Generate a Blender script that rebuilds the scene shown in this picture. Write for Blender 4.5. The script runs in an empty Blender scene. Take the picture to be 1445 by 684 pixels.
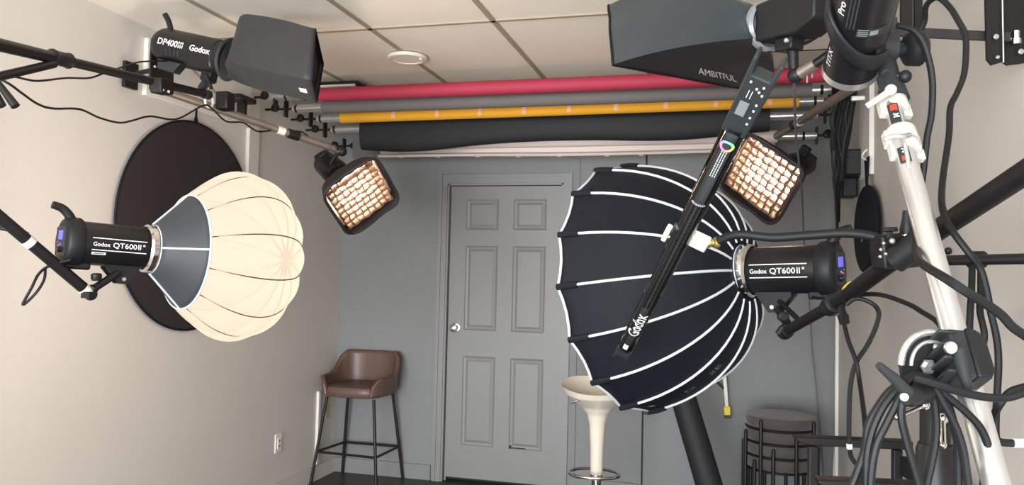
import bpy, bmesh, math, random
from mathutils import Vector as V, Matrix, noise
random.seed(7)
C = bpy.context.scene.collection
PI = math.pi
# ------------------------------------------------------------------ camera
F = 1118.93; CX, CY = 722.5, 342.0
EYE = V((0, 0, 1.438))
R_ = V((0.966113, 0.257097, 0.022946)); U_ = V((-0.011372, -0.046416, 0.998857)); FW = V((-0.257868, 0.965270, 0.041920))
cam = bpy.data.objects.new('camera', bpy.data.cameras.new('camera')); C.objects.link(cam)
cam.matrix_world = Matrix(((R_.x, U_.x, -FW.x, EYE.x), (R_.y, U_.y, -FW.y, EYE.y), (R_.z, U_.z, -FW.z, EYE.z), (0, 0, 0, 1)))
cam.data.sensor_width = 36; cam.data.lens = 36 * F / 1445; cam.data.clip_start = .02
bpy.context.scene.camera = cam
# ------------------------------------------------------------------ view, world, lights
sc = bpy.context.scene
sc.view_settings.view_transform = 'Standard'; sc.view_settings.look = 'None'
sc.view_settings.exposure = 0.0; sc.view_settings.gamma = 1; sc.view_settings.use_curve_mapping = False
w = bpy.data.worlds.new('world'); sc.world = w; w.use_nodes = True
w.node_tree.nodes['Background'].inputs[0].default_value = (.93, .97, 1, 1)
w.node_tree.nodes['Background'].inputs[1].default_value = 2.0
def area(name, loc, target, sx, sy, power, col):
    l = bpy.data.lights.new(name, 'AREA'); l.shape = 'RECTANGLE'; l.size = sx; l.size_y = sy; l.energy = power; l.color = col
    o = bpy.data.objects.new(name, l); C.objects.link(o); o.location = loc
    o.rotation_euler = (V(target) - V(loc)).to_track_quat('-Z', 'Y').to_euler(); return o
area('window_daylight', (-1.0, -3.0, 1.05), (-1.0, 4, 1.9), 3.4, 2.2, 520, (.95, .98, 1))
def point(name, loc, power, col, r):
    l = bpy.data.lights.new(name, 'POINT'); l.energy = power; l.color = col; l.shadow_soft_size = r
    o = bpy.data.objects.new(name, l); C.objects.link(o); o.location = loc; return o
# ------------------------------------------------------------------ pixels to places
def ray(px, py): return R_ * ((px - CX) / F) - U_ * ((py - CY) / F) + FW
def at(px, py, d): return EYE + ray(px, py) * d                 # d metres in front of the camera
def onX(px, py, X): r = ray(px, py); return EYE + r * (X / r.x)
def onY(px, py, Y): r = ray(px, py); return EYE + r * (Y / r.y)
def onZ(px, py, Z): r = ray(px, py); return EYE + r * ((Z - EYE.z) / r.z)
def cdir(x, y, z): return (R_ * x + U_ * y + FW * z).normalized()
# ------------------------------------------------------------------ materials
def srgb(r, g, b):
    f = lambda c: c / 12.92 if c <= .04045 else ((c + .055) / 1.055) ** 2.4
    return (f(r / 255), f(g / 255), f(b / 255), 1)
def mat(name, col, rough=.5, metal=0, bump=0, bscale=200, var=0, vscale=4, emit=0, ecol=None, spec=.5, coat=0, trans=0, stretch=None, sheen=0):
    m = bpy.data.materials.new(name); m.use_nodes = True; nt = m.node_tree; N = nt.nodes; L = nt.links
    b = N['Principled BSDF']; b.inputs['Base Color'].default_value = col; b.inputs['Roughness'].default_value = rough
    b.inputs['Metallic'].default_value = metal; b.inputs['Specular IOR Level'].default_value = spec
    b.inputs['Coat Weight'].default_value = coat; b.inputs['Transmission Weight'].default_value = trans
    b.inputs['Sheen Weight'].default_value = sheen
    tc = N.new('ShaderNodeTexCoord'); mp = N.new('ShaderNodeMapping'); L.new(tc.outputs['Object'], mp.inputs[0])
    if stretch: mp.inputs['Scale'].default_value = stretch
    if var:
        n = N.new('ShaderNodeTexNoise'); n.inputs['Scale'].default_value = vscale; n.inputs['Detail'].default_value = 5
        L.new(mp.outputs[0], n.inputs['Vector'])
        r = N.new('ShaderNodeValToRGB'); r.color_ramp.elements[0].position = .3; r.color_ramp.elements[1].position = .7
        r.color_ramp.elements[0].color = tuple(c * (1 - var) for c in col[:3]) + (1,); r.color_ramp.elements[1].color = tuple(min(1, c * (1 + var)) for c in col[:3]) + (1,)
        L.new(n.outputs['Fac'], r.inputs[0]); L.new(r.outputs[0], b.inputs['Base Color'])
    if bump:
        n = N.new('ShaderNodeTexNoise'); n.inputs['Scale'].default_value = bscale; n.inputs['Detail'].default_value = 4
        L.new(mp.outputs[0], n.inputs['Vector']); bp = N.new('ShaderNodeBump'); bp.inputs['Strength'].default_value = bump; bp.inputs['Distance'].default_value = .01
        L.new(n.outputs['Fac'], bp.inputs['Height']); L.new(bp.outputs[0], b.inputs['Normal'])
    if emit:
        b.inputs['Emission Color'].default_value = ecol or col; b.inputs['Emission Strength'].default_value = emit
    return m
M = {}
M['wall'] = mat('warm_white_wall_paint', srgb(204, 199, 193), .6, bump=.05, bscale=60, var=.015, vscale=3)
M['wallwhite'] = mat('white_board_paint', srgb(222, 219, 212), .45, bump=.03, bscale=60)
M['greywall'] = mat('grey_wall_paint', srgb(119, 121, 122), .62, bump=.12, bscale=90, var=.03, vscale=2.5)
M['door'] = mat('grey_door_paint', srgb(123, 124, 124), .45, bump=.05, bscale=120)
M['gap'] = mat('dark_gap', srgb(35, 38, 40), .8)
M['ceiling'] = mat('ceiling_tile', srgb(238, 229, 216), .8, bump=.05, bscale=150, var=.02, vscale=3)
M['tbar'] = mat('ceiling_grid_bar', srgb(160, 148, 128), .5)
M['floor'] = mat('dark_floor', srgb(58, 54, 55), .45, var=.2, vscale=7, bump=.05, bscale=30, stretch=(1, .15, 1))
M['red'] = mat('crimson_paper', srgb(160, 42, 67), .7, bump=.02, bscale=30)
M['greypaper'] = mat('grey_paper', srgb(98, 94, 93), .75)
M['yellow'] = mat('yellow_paper', srgb(222, 158, 34), .7)
M['blackpaper'] = mat('black_paper', srgb(18, 19, 23), .7, bump=.05, bscale=12)
M['whitepaper'] = mat('white_paper', srgb(220, 206, 200), .7)
M['tape'] = mat('peach_tape', srgb(228, 172, 140), .6)
M['steel'] = mat('aluminium_tube', srgb(205, 203, 200), .32, metal=.85, var=.05, vscale=30)
M['silver'] = mat('brushed_silver_stand', srgb(215, 215, 215), .3, metal=.85, bump=.03, bscale=80, stretch=(1, 1, .1))
M['chrome'] = mat('chrome', srgb(225, 222, 218), .12, metal=1)
M['oldmetal'] = mat('worn_grey_metal', srgb(138, 126, 116), .4, metal=.6, var=.12, vscale=30)
M['black'] = mat('matte_black_metal', srgb(22, 20, 21), .45, spec=.35, bump=.03, bscale=200)
M['plastic'] = mat('black_plastic', srgb(25, 26, 28), .5, spec=.32, bump=.04, bscale=250)
M['greyplastic'] = mat('charcoal_plastic', srgb(42, 46, 48), .55, spec=.35)
M['body'] = mat('satin_black_housing', srgb(23, 22, 24), .36, spec=.4, bump=.03, bscale=300)
M['fabric'] = mat('black_nylon', srgb(15, 17, 26), .7, bump=.25, bscale=14, spec=.25)
M['fabric2'] = mat('charcoal_nylon', srgb(33, 35, 37), .6, bump=.35, bscale=16, sheen=.06)
M['teal'] = mat('slate_nylon', srgb(38, 47, 52), .55, bump=.35, bscale=9, sheen=.06)
M['brownblack'] = mat('brown_black_nylon', srgb(33, 30, 32), .6, bump=.2, bscale=14)
M['piping'] = mat('pale_grey_piping', srgb(196, 203, 205), .5)
M['greycloth'] = mat('grey_skirt_cloth', srgb(49, 53, 57), .6, bump=.2, bscale=18)
M['silverin'] = mat('silver_lining', srgb(200, 198, 195), .35, metal=.6)
M['brown'] = mat('brown_leatherette', srgb(92, 70, 62), .42, bump=.12, bscale=60, var=.08, vscale=10)
M['ivory'] = mat('ivory_gloss_plastic', srgb(213, 204, 191), .25)
M['velvet'] = mat('dark_taupe_velvet', srgb(66, 61, 60), .85, bump=.2, bscale=50, var=.14, vscale=9, sheen=.3)
M['rubber'] = mat('black_cable_rubber', srgb(20, 22, 24), .55, spec=.3)
M['cord'] = mat('grey_cord', srgb(100, 98, 96), .6)
M['white'] = mat('white_print', srgb(225, 226, 226), .5)
M['dimprint'] = mat('faint_grey_print', srgb(100, 102, 108), .6)
M['offwhite'] = mat('off_white_plastic', srgb(188, 188, 178), .5, var=.03, vscale=20)
M['whitetape'] = mat('white_cloth_tape', srgb(215, 214, 206), .7)
M['yellowtape'] = mat('yellow_tape', srgb(235, 205, 40), .5)
M['redprint'] = mat('red_print', srgb(205, 60, 45), .5)
M['screen'] = mat('lit_blue_screen', srgb(90, 90, 240), .3, emit=.8, ecol=srgb(95, 95, 255))
M['bluelamp'] = mat('lit_blue_lamp', srgb(60, 90, 255), .3, emit=2, ecol=srgb(60, 100, 255))
M['redlamp'] = mat('lit_red_lamp', srgb(255, 70, 50), .3, emit=1.2, ecol=srgb(255, 70, 50))
M['lcdgrey'] = mat('grey_display', srgb(120, 124, 128), .3)
M['lcddark'] = mat('dark_display', srgb(66, 69, 72), .3)
M['brass'] = mat('brass', srgb(205, 185, 120), .3, metal=.9)
M['frost'] = mat('frosted_plastic', srgb(222, 220, 212), .45)
def glow_cloth():
    # thin lit cloth: glows, and lets an eighth of the light of the bulb inside straight through
    m = mat('glowing_lantern_cloth', srgb(48, 44, 41), .8, emit=.82, ecol=srgb(255, 224, 196)); nt = m.node_tree; N = nt.nodes; L = nt.links
    t = N.new('ShaderNodeBsdfTransparent'); x = N.new('ShaderNodeMixShader'); x.inputs[0].default_value = .12
    L.new(N['Principled BSDF'].outputs[0], x.inputs[1]); L.new(t.outputs[0], x.inputs[2]); L.new(x.outputs[0], N['Material Output'].inputs[0]); return m
M['lantern'] = glow_cloth()
M['lseam'] = mat('lantern_seam', srgb(62, 56, 50), .9, spec=.05)
M['hot'] = mat('lit_inner_diffuser', srgb(255, 235, 210), .6, emit=48, ecol=srgb(255, 216, 186))
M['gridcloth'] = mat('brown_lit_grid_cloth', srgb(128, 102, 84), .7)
M['softlit'] = mat('lit_front_cloth', srgb(235, 228, 218), .7, emit=1.6, ecol=srgb(255, 230, 200))
M['coffee'] = mat('dark_brown_shell', srgb(40, 34, 35), .6, bump=.2, bscale=16)
M['wood'] = mat('worn_wall_patch', srgb(196, 168, 130), .7, var=.12, vscale=20)
# clear tube: thin glassy acrylic
def clear():
    m = bpy.data.materials.new('clear_acrylic'); m.use_nodes = True; nt = m.node_tree; N = nt.nodes; L = nt.links
    N.remove(N['Principled BSDF']); g = N.new('ShaderNodeBsdfGlossy'); g.inputs['Roughness'].default_value = .06
    t = N.new('ShaderNodeBsdfTransparent'); t.inputs[0].default_value = (.93, .95, .95, 1)
    f = N.new('ShaderNodeFresnel'); f.inputs[0].default_value = 1.5; mx = N.new('ShaderNodeMixShader')
    L.new(f.outputs[0], mx.inputs[0]); L.new(t.outputs[0], mx.inputs[1]); L.new(g.outputs[0], mx.inputs[2]); L.new(mx.outputs[0], N['Material Output'].inputs[0])
    return m
M['clear'] = clear(); M['tubecore'] = mat('pale_led_strip', srgb(112, 116, 118), .35, metal=.3)
def rainbow():
    m = mat('rainbow_print', (1, 1, 1, 1), .4); N = m.node_tree.nodes; L = m.node_tree.links
    tc = N.new('ShaderNodeTexCoord'); g = N.new('ShaderNodeTexGradient'); g.gradient_type = 'RADIAL'
    mp = N.new('ShaderNodeMapping'); L.new(tc.outputs['UV'], mp.inputs[0]); mp.inputs['Location'].default_value = (-.5, -.5, 0)
    L.new(mp.outputs[0], g.inputs[0]); c = N.new('ShaderNodeCombineColor'); c.mode = 'HSV'; c.inputs[1].default_value = .75; c.inputs[2].default_value = .95
    L.new(g.outputs['Fac'], c.inputs[0]); L.new(c.outputs[0], N['Principled BSDF'].inputs['Base Color']); return m
M['rainbow'] = rainbow()
# ------------------------------------------------------------------ mesh helpers
def basis(a, up=V((0, 0, 1))):
    x = V(a).normalized(); y = V(up).cross(x)
    if y.length < 1e-4: y = V((0, 1, 0)).cross(x)
    y.normalize(); z = x.cross(y); return x, y, z
def frame(o, a, up=V((0, 0, 1)), s=1):
    x, y, z = basis(a, up); x, y, z = x * s, y * s, z * s
    return Matrix(((x.x, y.x, z.x, o[0]), (x.y, y.y, z.y, o[1]), (x.z, y.z, z.z, o[2]), (0, 0, 0, 1)))
def spline(pts, k=8, closed=False):
    P = [V(p) for p in pts]; n = len(P)
    if n < 3: return P
    out = []; rng = range(n if closed else n - 1)
    for i in rng:
        g = (lambda j: P[j % n]) if closed else (lambda j: P[max(0, min(n - 1, j))])
        a, b, c, d = g(i - 1), g(i), g(i + 1), g(i + 2)
        for s in range(k):
            t = s / k
            out.append(.5 * ((2 * b) + (c - a) * t + (2 * a - 5 * b + 4 * c - d) * t * t + (3 * b - a - 3 * c + d) * t ** 3))
    if not closed: out.append(P[-1])
    return out
class MB:
    def __init__(s): s.v = []; s.f = []; s.m = []; s.cur = 0
    def add(s, vs, fs, T=None):
        o = len(s.v); s.v += [(T @ V(p)) if T else V(p) for p in vs]
        s.f += [tuple(i + o for i in f) for f in fs]; s.m += [s.cur] * len(fs); return s
    def box(s, c, sz, T=None):
        c = V(c); h = V(sz) / 2
        vs = [c + V((x * h.x, y * h.y, z * h.z)) for x in (-1, 1) for y in (-1, 1) for z in (-1, 1)]
        return s.add(vs, [(0, 1, 3, 2), (4, 6, 7, 5), (0, 4, 5, 1), (2, 3, 7, 6), (0, 2, 6, 4), (1, 5, 7, 3)], T)
    def lathe(s, prof, T=None, n=32, cap=True, lobes=None):
        vs = []; fs = []
        for (x, r) in prof:
            for k in range(n):
                a = 2 * PI * k / n; vs.append((x, r * math.cos(a), r * math.sin(a)))
        for i in range(len(prof) - 1):
            for k in range(n):
                k2 = (k + 1) % n; fs.append((i * n + k, i * n + k2, (i + 1) * n + k2, (i + 1) * n + k))
        if cap:
            fs.append(tuple(range(n - 1, -1, -1))); fs.append(tuple((len(prof) - 1) * n + k for k in range(n)))
        return s.add(vs, fs, T)
    def cyl(s, a, b, r, r2=None, n=20, T=None):
        a, b = V(a), V(b); L = (b - a).length; X = frame(a, b - a)
        return s.lathe([(0, r), (L, r if r2 is None else r2)], (T @ X) if T else X, n)
    def tube(s, pts, r, n=8, closed=False, T=None):
        P = [V(p) for p in pts]; m = len(P); vs = []; fs = []; up = None
        rr = r if callable(r) else (lambda t: r)
        for i, p in enumerate(P):
            if closed: t = (P[(i + 1) % m] - P[i - 1])
            else: t = P[min(m - 1, i + 1)] - P[max(0, i - 1)]
            t = t.normalized() if t.length > 1e-9 else V((1, 0, 0))
            if up is None:
                up = t.orthogonal().normalized()
            up = (up - t * up.dot(t)); up = up.normalized() if up.length > 1e-6 else t.orthogonal().normalized()
            q = t.cross(up)
            for k in range(n):
                a = 2 * PI * k / n; vs.append(p + (up * math.cos(a) + q * math.sin(a)) * rr(i / max(1, m - 1)))
        for i in range(m if closed else m - 1):
            j = (i + 1) % m
            for k in range(n):
                k2 = (k + 1) % n; fs.append((i * n + k, i * n + k2, j * n + k2, j * n + k))
        if not closed: fs.append(tuple(range(n - 1, -1, -1))); fs.append(tuple((m - 1) * n + k for k in range(n)))
        return s.add(vs, fs, T)
    def sphere(s, c, r, T=None, n=16, sc=(1, 1, 1)):
        vs = []; fs = []; h = n // 2
        for i in range(h + 1):
            for k in range(n):
                a, b = PI * i / h, 2 * PI * k / n
                vs.append((c[0] + r * sc[0] * math.sin(a) * math.cos(b), c[1] + r * sc[1] * math.sin(a) * math.sin(b), c[2] + r * sc[2] * math.cos(a)))
        for i in range(h):
            for k in range(n): k2 = (k + 1) % n; fs.append((i * n + k, (i + 1) * n + k, (i + 1) * n + k2, i * n + k2))
        return s.add(vs, fs, T)
    def prism(s, poly, th, T=None, z0=0):
        n = len(poly); vs = [(p[0], p[1], z0) for p in poly] + [(p[0], p[1], z0 + th) for p in poly]
        fs = [tuple(range(n - 1, -1, -1)), tuple(range(n, 2 * n))] + [(k, (k + 1) % n, n + (k + 1) % n, n + k) for k in range(n)]
        return s.add(vs, fs, T)
    def surf(s, fn, nu, nv, cu=False, T=None):
        vs = [fn(i / nu, j / nv) for j in range(nv + 1) for i in range(nu + (0 if cu else 1))]; w_ = nu if cu else nu + 1
        fs = []
        for j in range(nv):
            for i in range(nu): i2 = (i + 1) % w_ if cu else i + 1; fs.append((j * w_ + i, j * w_ + i2, (j + 1) * w_ + i2, (j + 1) * w_ + i))
        return s.add(vs, fs, T)
ROOT = {}
def obj(name, mb, mt, parent=None, local=False, bevel=0, solid=0, sub=0, angle=.7, flat=False, label=None, merge=True):
    v = mb.v
    root = None
    if parent is not None: root = ROOT[parent.name]
    if root is not None and not local: inv = root.inverted(); v = [inv @ p for p in v]
    off = None
    if parent is None and v:
        mn = V([min(p[i] for p in v) for i in range(3)]); mx = V([max(p[i] for p in v) for i in range(3)])
        off = V(((mn.x + mx.x) / 2, (mn.y + mx.y) / 2, mn.z)); v = [p - off for p in v]
    me = bpy.data.meshes.new(name); me.from_pydata([tuple(p) for p in v], [], mb.f)
    mts = mt if isinstance(mt, (list, tuple)) else [mt]
    for x in mts: me.materials.append(M[x] if isinstance(x, str) else x)
    for i, p in enumerate(me.polygons): p.material_index = min(mb.m[i], len(mts) - 1); p.use_smooth = not flat
    if merge:
        bm = bmesh.new(); bm.from_mesh(me); bmesh.ops.remove_doubles(bm, verts=bm.verts, dist=1e-5)
        bmesh.ops.recalc_face_normals(bm, faces=bm.faces); bm.to_mesh(me); bm.free()
    if not flat: me.set_sharp_from_angle(angle=angle)
    o = bpy.data.objects.new(name, me); C.objects.link(o)
    if off is not None: o.location = off; ROOT[o.name] = Matrix.Translation(off)
    else: o.parent = parent; ROOT[o.name] = root
    if bevel:
        b = o.modifiers.new('bevel', 'BEVEL'); b.width = bevel; b.segments = 2; b.limit_method = 'ANGLE'; b.angle_limit = .6
    if solid:
        b = o.modifiers.new('solid', 'SOLIDIFY'); b.thickness = solid; b.offset = 0
    if sub:
        b = o.modifiers.new('sub', 'SUBSURF'); b.levels = sub; b.render_levels = sub
    if label: o['label'] = label
    return o
def thing(name, label, cat, X, group=None):
    o = bpy.data.objects.new(name, None); C.objects.link(o); o.empty_display_size = .05
    if not isinstance(X, Matrix): X = Matrix.Translation(V(X))
    o.matrix_world = X; ROOT[o.name] = X.copy(); o['label'] = label; o['category'] = cat
    if group: o['group'] = group
    return o
def tag(o, label, cat, group=None):
    o['label'] = label; o['category'] = cat
    if group: o['group'] = group
    return o
def struct(name, mb, mt, parent=None, **k):
    o = obj(name, mb, mt, parent, **k)
    if parent is None: o['kind'] = 'structure'
    return o
_tc = {}
def text_geo(s, size=1, align='CENTER', bold=0):
    key = (s, align, bold)
    if key not in _tc:
        cu = bpy.data.curves.new('t', 'FONT'); cu.body = s; cu.size = 1; cu.align_x = align; cu.align_y = 'CENTER'; cu.offset = bold; cu.resolution_u = 3
        o = bpy.data.objects.new('t', cu); C.objects.link(o); dg = bpy.context.evaluated_depsgraph_get(); dg.update()
        me = bpy.data.meshes.new_from_object(o.evaluated_get(dg)); _tc[key] = ([v.co.copy() for v in me.vertices], [tuple(p.vertices) for p in me.polygons])
        bpy.data.objects.remove(o); bpy.data.curves.remove(cu); bpy.data.meshes.remove(me)
    vs, fs = _tc[key]; return [v * size for v in vs], fs
def text_on(mb, s, fn, size, **k):                    # fn maps (u, v) of the writing to a point
    vs, fs = text_geo(s, size, **k); mb.add([fn(p.x, p.y) for p in vs], fs)
def rect_on(mb, fn, u0, v0, u1, v1, n=6):
    mb.surf(lambda a, b: fn(u0 + (u1 - u0) * a, v0 + (v1 - v0) * b), n, n)

# ================================================================== THE ROOM
XL, XR, YB, YF, ZC = -2.703, .682, 5.28, -1.5, 2.6
b = MB().box(((XL + XR) / 2, (YB + YF) / 2, -.05), (XR - XL + .4, YB - YF + .4, .1)); struct('floor', b, 'floor')
b = MB().box((XL - .06, (YB + YF) / 2, ZC / 2), (.12, YB - YF + .3, ZC)); struct('wall_left', b, 'wall')
b = MB().box((XR + .06, (YB + YF) / 2, ZC / 2), (.12, YB - YF + .3, ZC)); struct('wall_right', b, 'wall')
DX0, DX1, DZ1 = -1.884, -1.055, 2.075
b = MB()
b.box(((XL + DX0) / 2, YB + .06, ZC / 2), (DX0 - XL, .12, ZC)); b.box(((DX1 + XR) / 2, YB + .06, ZC / 2), (XR - DX1, .12, ZC))
b.box(((DX0 + DX1) / 2, YB + .06, (ZC + DZ1) / 2), (DX1 - DX0, .12, ZC - DZ1))
struct('wall_back', b, 'greywall')
# ceiling: tiles with a T-bar grid (tiles 2 ft by 4 ft)
b = MB().box(((XL + XR) / 2, (YB + YF) / 2, ZC + .05), (XR - XL + .4, YB - YF + .4, .1)); ceil = struct('ceiling', b, 'ceiling')
b = MB()
for k in range(-1, 6):
    x = -1.638 + .611 * k
    if XL < x < XR: b.box((x, (YB + YF) / 2, ZC - .003), (.024, YB - YF, .006))
for y in (3.425 + 1.22, 3.425, 2.205, .985, -.235): b.box(((XL + XR) / 2, y, ZC - .003), (XR - XL, .022, .006))
obj('ceiling_grid', b, 'tbar', ceil)
# baseboards
b = MB().box((XL + .007, (YB + YF) / 2, .052), (.014, YB - YF, .105)); struct('baseboard_left', b, 'wall', bevel=.003)
b = MB().box(((XL + DX0 - .066) / 2, YB - .007, .052), (DX0 - .066 - XL - .02, .014, .105)); b.box(((DX1 + .075 - .52) / 2, YB - .007, .052), (-.52 - DX1 - .075, .014, .105)); struct('baseboard_back', b, 'greywall', bevel=.003)
b = MB().box((XR - .007, (YB + YF) / 2, .052), (.014, YB - YF, .105)); struct('baseboard_right', b, 'wall', bevel=.003)
# closet panel right of the groove on the back wall
b = MB().box(((-.492 + XR) / 2, YB - .009, ZC / 2), (XR + .492, .018, ZC)); struct('trim_1', b, 'greywall', bevel=.002)
b = MB().box((-.498, YB - .004, ZC / 2), (.012, .008, ZC)); struct('trim_2', b, 'gap')
b = MB().box((-.98, YB - .005, 1.12), (.075, .01, 2.24)); struct('trim_3', b, 'greywall', bevel=.002)
b = MB().box((-1.019, YB - .006, 1.12), (.006, .012, 2.03)); struct('trim_4', b, 'gap')
# door
def door():
    d = thing('door_1', 'grey six panel interior door in the back wall', 'door', ((DX0 + DX1) / 2, YB, 0)); del d['category']; d['kind'] = 'structure'
    f = MB()
    for x, s in ((DX0, -1), (DX1, 1)):
        f.box((x + s * .033, YB - .009, DZ1 / 2 + .03), (.062, .018, DZ1 + .06)); f.box((x + s * .05, YB - .014, DZ1 / 2 + .035), (.024, .024, DZ1 + .068))
        f.box((x - s * .001, YB + .035, DZ1 / 2), (.02, .09, DZ1)); f.box((x - s * .012, YB + .05, DZ1 / 2), (.02, .03, DZ1))
    f.box(((DX0 + DX1) / 2, YB - .0085, DZ1 + .033), (DX1 - DX0 + .12, .017, .060)); f.box(((DX0 + DX1) / 2, YB - .011, DZ1 + .0525), (DX1 - DX0 + .074, .022, .023))
    f.box(((DX0 + DX1) / 2, YB + .035, DZ1 - .002), (DX1 - DX0, .09, .018))
    obj('door_frame', f, 'door', d, flat=True, merge=False)
    s = MB(); y0 = YB + .02; x0, x1, z0, z1 = -1.868, -1.07, .03, 2.06
    # slab with stiles, rails and recessed raised panels
    cols = [(-1.752, -1.517), (-1.408, -1.176)]; rows = [(.255, .872), (1.052, 1.642), (1.755, 1.967)]
    xs = [x0, cols[0][0], cols[0][1], cols[1][0], cols[1][1], x1]; zs = [z0] + [v for r in rows for v in r] + [z1]
    for i in range(5):
        for j in range(7):
            a, b_, c, e = xs[i], xs[i + 1], zs[j], zs[j + 1]
            if i in (1, 3) and j in (1, 3, 5):
                def ring(m0, y_0, m1, y_1):
                    q = lambda m, y: [(a + m, y, c + m), (b_ - m, y, c + m), (b_ - m, y, e - m), (a + m, y, e - m)]
                    s.add(q(m0, y_0) + q(m1, y_1), [(k, (k + 1) % 4, 4 + (k + 1) % 4, 4 + k) for k in range(4)])
                ring(0, y0, .006, y0 + .006); ring(.006, y0 + .006, .018, y0 + .010); ring(.018, y0 + .010, .022, y0 + .010); ring(.022, y0 + .010, .038, y0 + .003)
                s.add([(a + .038, y0 + .003, c + .038), (b_ - .038, y0 + .003, c + .038), (b_ - .038, y0 + .003, e - .038), (a + .038, y0 + .003, e - .038)], [(0, 1, 2, 3)])
            else: s.add([(a, y0, c), (b_, y0, c), (b_, y0, e), (a, y0, e)], [(0, 1, 2, 3)])
    s.add([(x0, y0, z0), (x1, y0, z0), (x1, y0 + .04, z0), (x0, y0 + .04, z0), (x0, y0, z1), (x1, y0, z1), (x1, y0 + .04, z1), (x0, y0 + .04, z1)], [(0, 1, 2, 3), (4, 5, 6, 7), (0, 3, 7, 4), (1, 2, 6, 5), (2, 3, 7, 6)])
    p = obj('door_panel', s, 'door', d, flat=True)
    k = MB().lathe([(0, .032), (.004, .032), (.008, .014), (.03, .012), (.036, .022), (.046, .028), (.056, .026), (.062, .014), (.063, .0)], frame((-1.812, y0, 1.066), (0, -1, 0)), 28, cap=False)
    obj('door_knob', k, 'chrome', p, label='chrome round door knob')
    c = MB().box((-1.398, y0 + .002, .268), (.014, .008, .022)); c.box((-1.34, y0 + .002, .263), (.10, .006, .005)); obj('chip', c, 'gap', p, label='dark chip at the lower panel corner')
    g = MB().box(((x0 + x1) / 2, YB + .1, 1.03), (.9, .02, 2.1)); obj('door_shadow_gap', g, 'gap', d)
door()
# wall boards and trims
b = MB(); p0 = onX(205, 52, XL); p1 = onX(200, 135, XL); p2 = onX(348, 168, XL); zt, zb = EYE.z + 1.107, EYE.z + .82 + .01
b.box((XL + .012, (3.18 + 4.04) / 2, (zt + zb) / 2 - .005), (.024, .86, zt - zb)); struct('trim_5', b, 'wallwhite', bevel=.002)
b = MB().box((XL + .012, 4.095, 1.9), (.024, .105, 1.4)); struct('trim_6', b, 'wall', bevel=.003)
b = MB().box((XL + .01, 5.0, .36), (.02, .03, .50)); struct('trim_7', b, 'wallwhite', bevel=.002)
b = MB().box((XR - .011, 4.17, (1.957 + ZC) / 2), (.022, .27, ZC - 1.957)); struct('trim_8', b, 'wallwhite', bevel=.002)
b = MB().box((XR - .01, 5.2, .62), (.02, .05, 1.24)); struct('trim_9', b, 'wallwhite', bevel=.004)
b = MB().box((XL + .001, 5.15, .55), (.002, .06, .3)); tag(obj('worn_patch', b, 'wood'), 'tan worn paint patch low on the left wall behind the brown stool', 'patch')

# ================================================================== FIXED THINGS
def outlet():
    c = onX(392, 625, XL); t = thing('power_outlet', 'white outlet plate low on the left wall left of the brown stool', 'outlet', (XL, c.y, c.z - .06))
    obj('cover_plate', MB().box((XL + .004, c.y, c.z), (.008, .078, .118)), 'wallwhite', t, bevel=.003)
    obj('insert', MB().box((XL + .009, c.y, c.z), (.004, .034, .068)), 'white', t, bevel=.001)
    for dz in (-.018, .018): obj('socket_slot', MB().box((XL + .0115, c.y, c.z + dz), (.001, .014, .012)), 'cord', t)
outlet()
def ceiling_light():
    t = thing('ceiling_light', 'round flat white ceiling light above the crimson roll', 'light', (-1.644, 3.90, ZC))
    X = frame((-1.644, 3.90, ZC - .006), (0, 0, -1))
    obj('rim', MB().lathe([(0, .105), (.006, .108), (.016, .104), (.02, .094), (.018, .082), (.014, .082)], X, 48, cap=False), 'wallwhite', t)
    obj('lens', MB().lathe([(.0, .083), (.0145, .083)], X, 48), 'ceiling', t)
    obj('sensor', MB().sphere((-1.644 + .085, 3.90 - .02, ZC - .027), .008), 'white', t)
ceiling_light()
def hanging_panel(x0, x1, y0, y1, lab):
    t = thing('ceiling_panel', lab, 'panel', ((x0 + x1) / 2, (y0 + y1) / 2, ZC - .05), 'dropped ceiling panels')
    obj('board', MB().box(((x0 + x1) / 2, (y0 + y1) / 2, ZC - .04), (x1 - x0, y1 - y0, .014)), 'ceiling', t)
    f = MB(); f.box(((x0 + x1) / 2, y0, ZC - .036), (x1 - x0 + .02, .014, .026)); f.box(((x0 + x1) / 2, y1, ZC - .036), (x1 - x0 + .02, .014, .026)); f.box((x0, (y0 + y1) / 2, ZC - .036), (.014, y1 - y0, .026)); f.box((x1, (y0 + y1) / 2, ZC - .036), (.014, y1 - y0, .026))
    obj('edge_frame', f, 'black', t)
    obj('edge_strip', MB().box(((x0 + x1) / 2, y0 - .008, ZC - .048), (x1 - x0, .006, .01)), 'wallwhite', t)
hanging_panel(-2.66, -2.13, 4.28, 4.62, 'dropped white ceiling panel with black edge above the left end of the crimson roll')
hanging_panel(.02, .62, 3.55, 4.0, 'dropped white ceiling panel with black edge beside the upper right flash heads')

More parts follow.
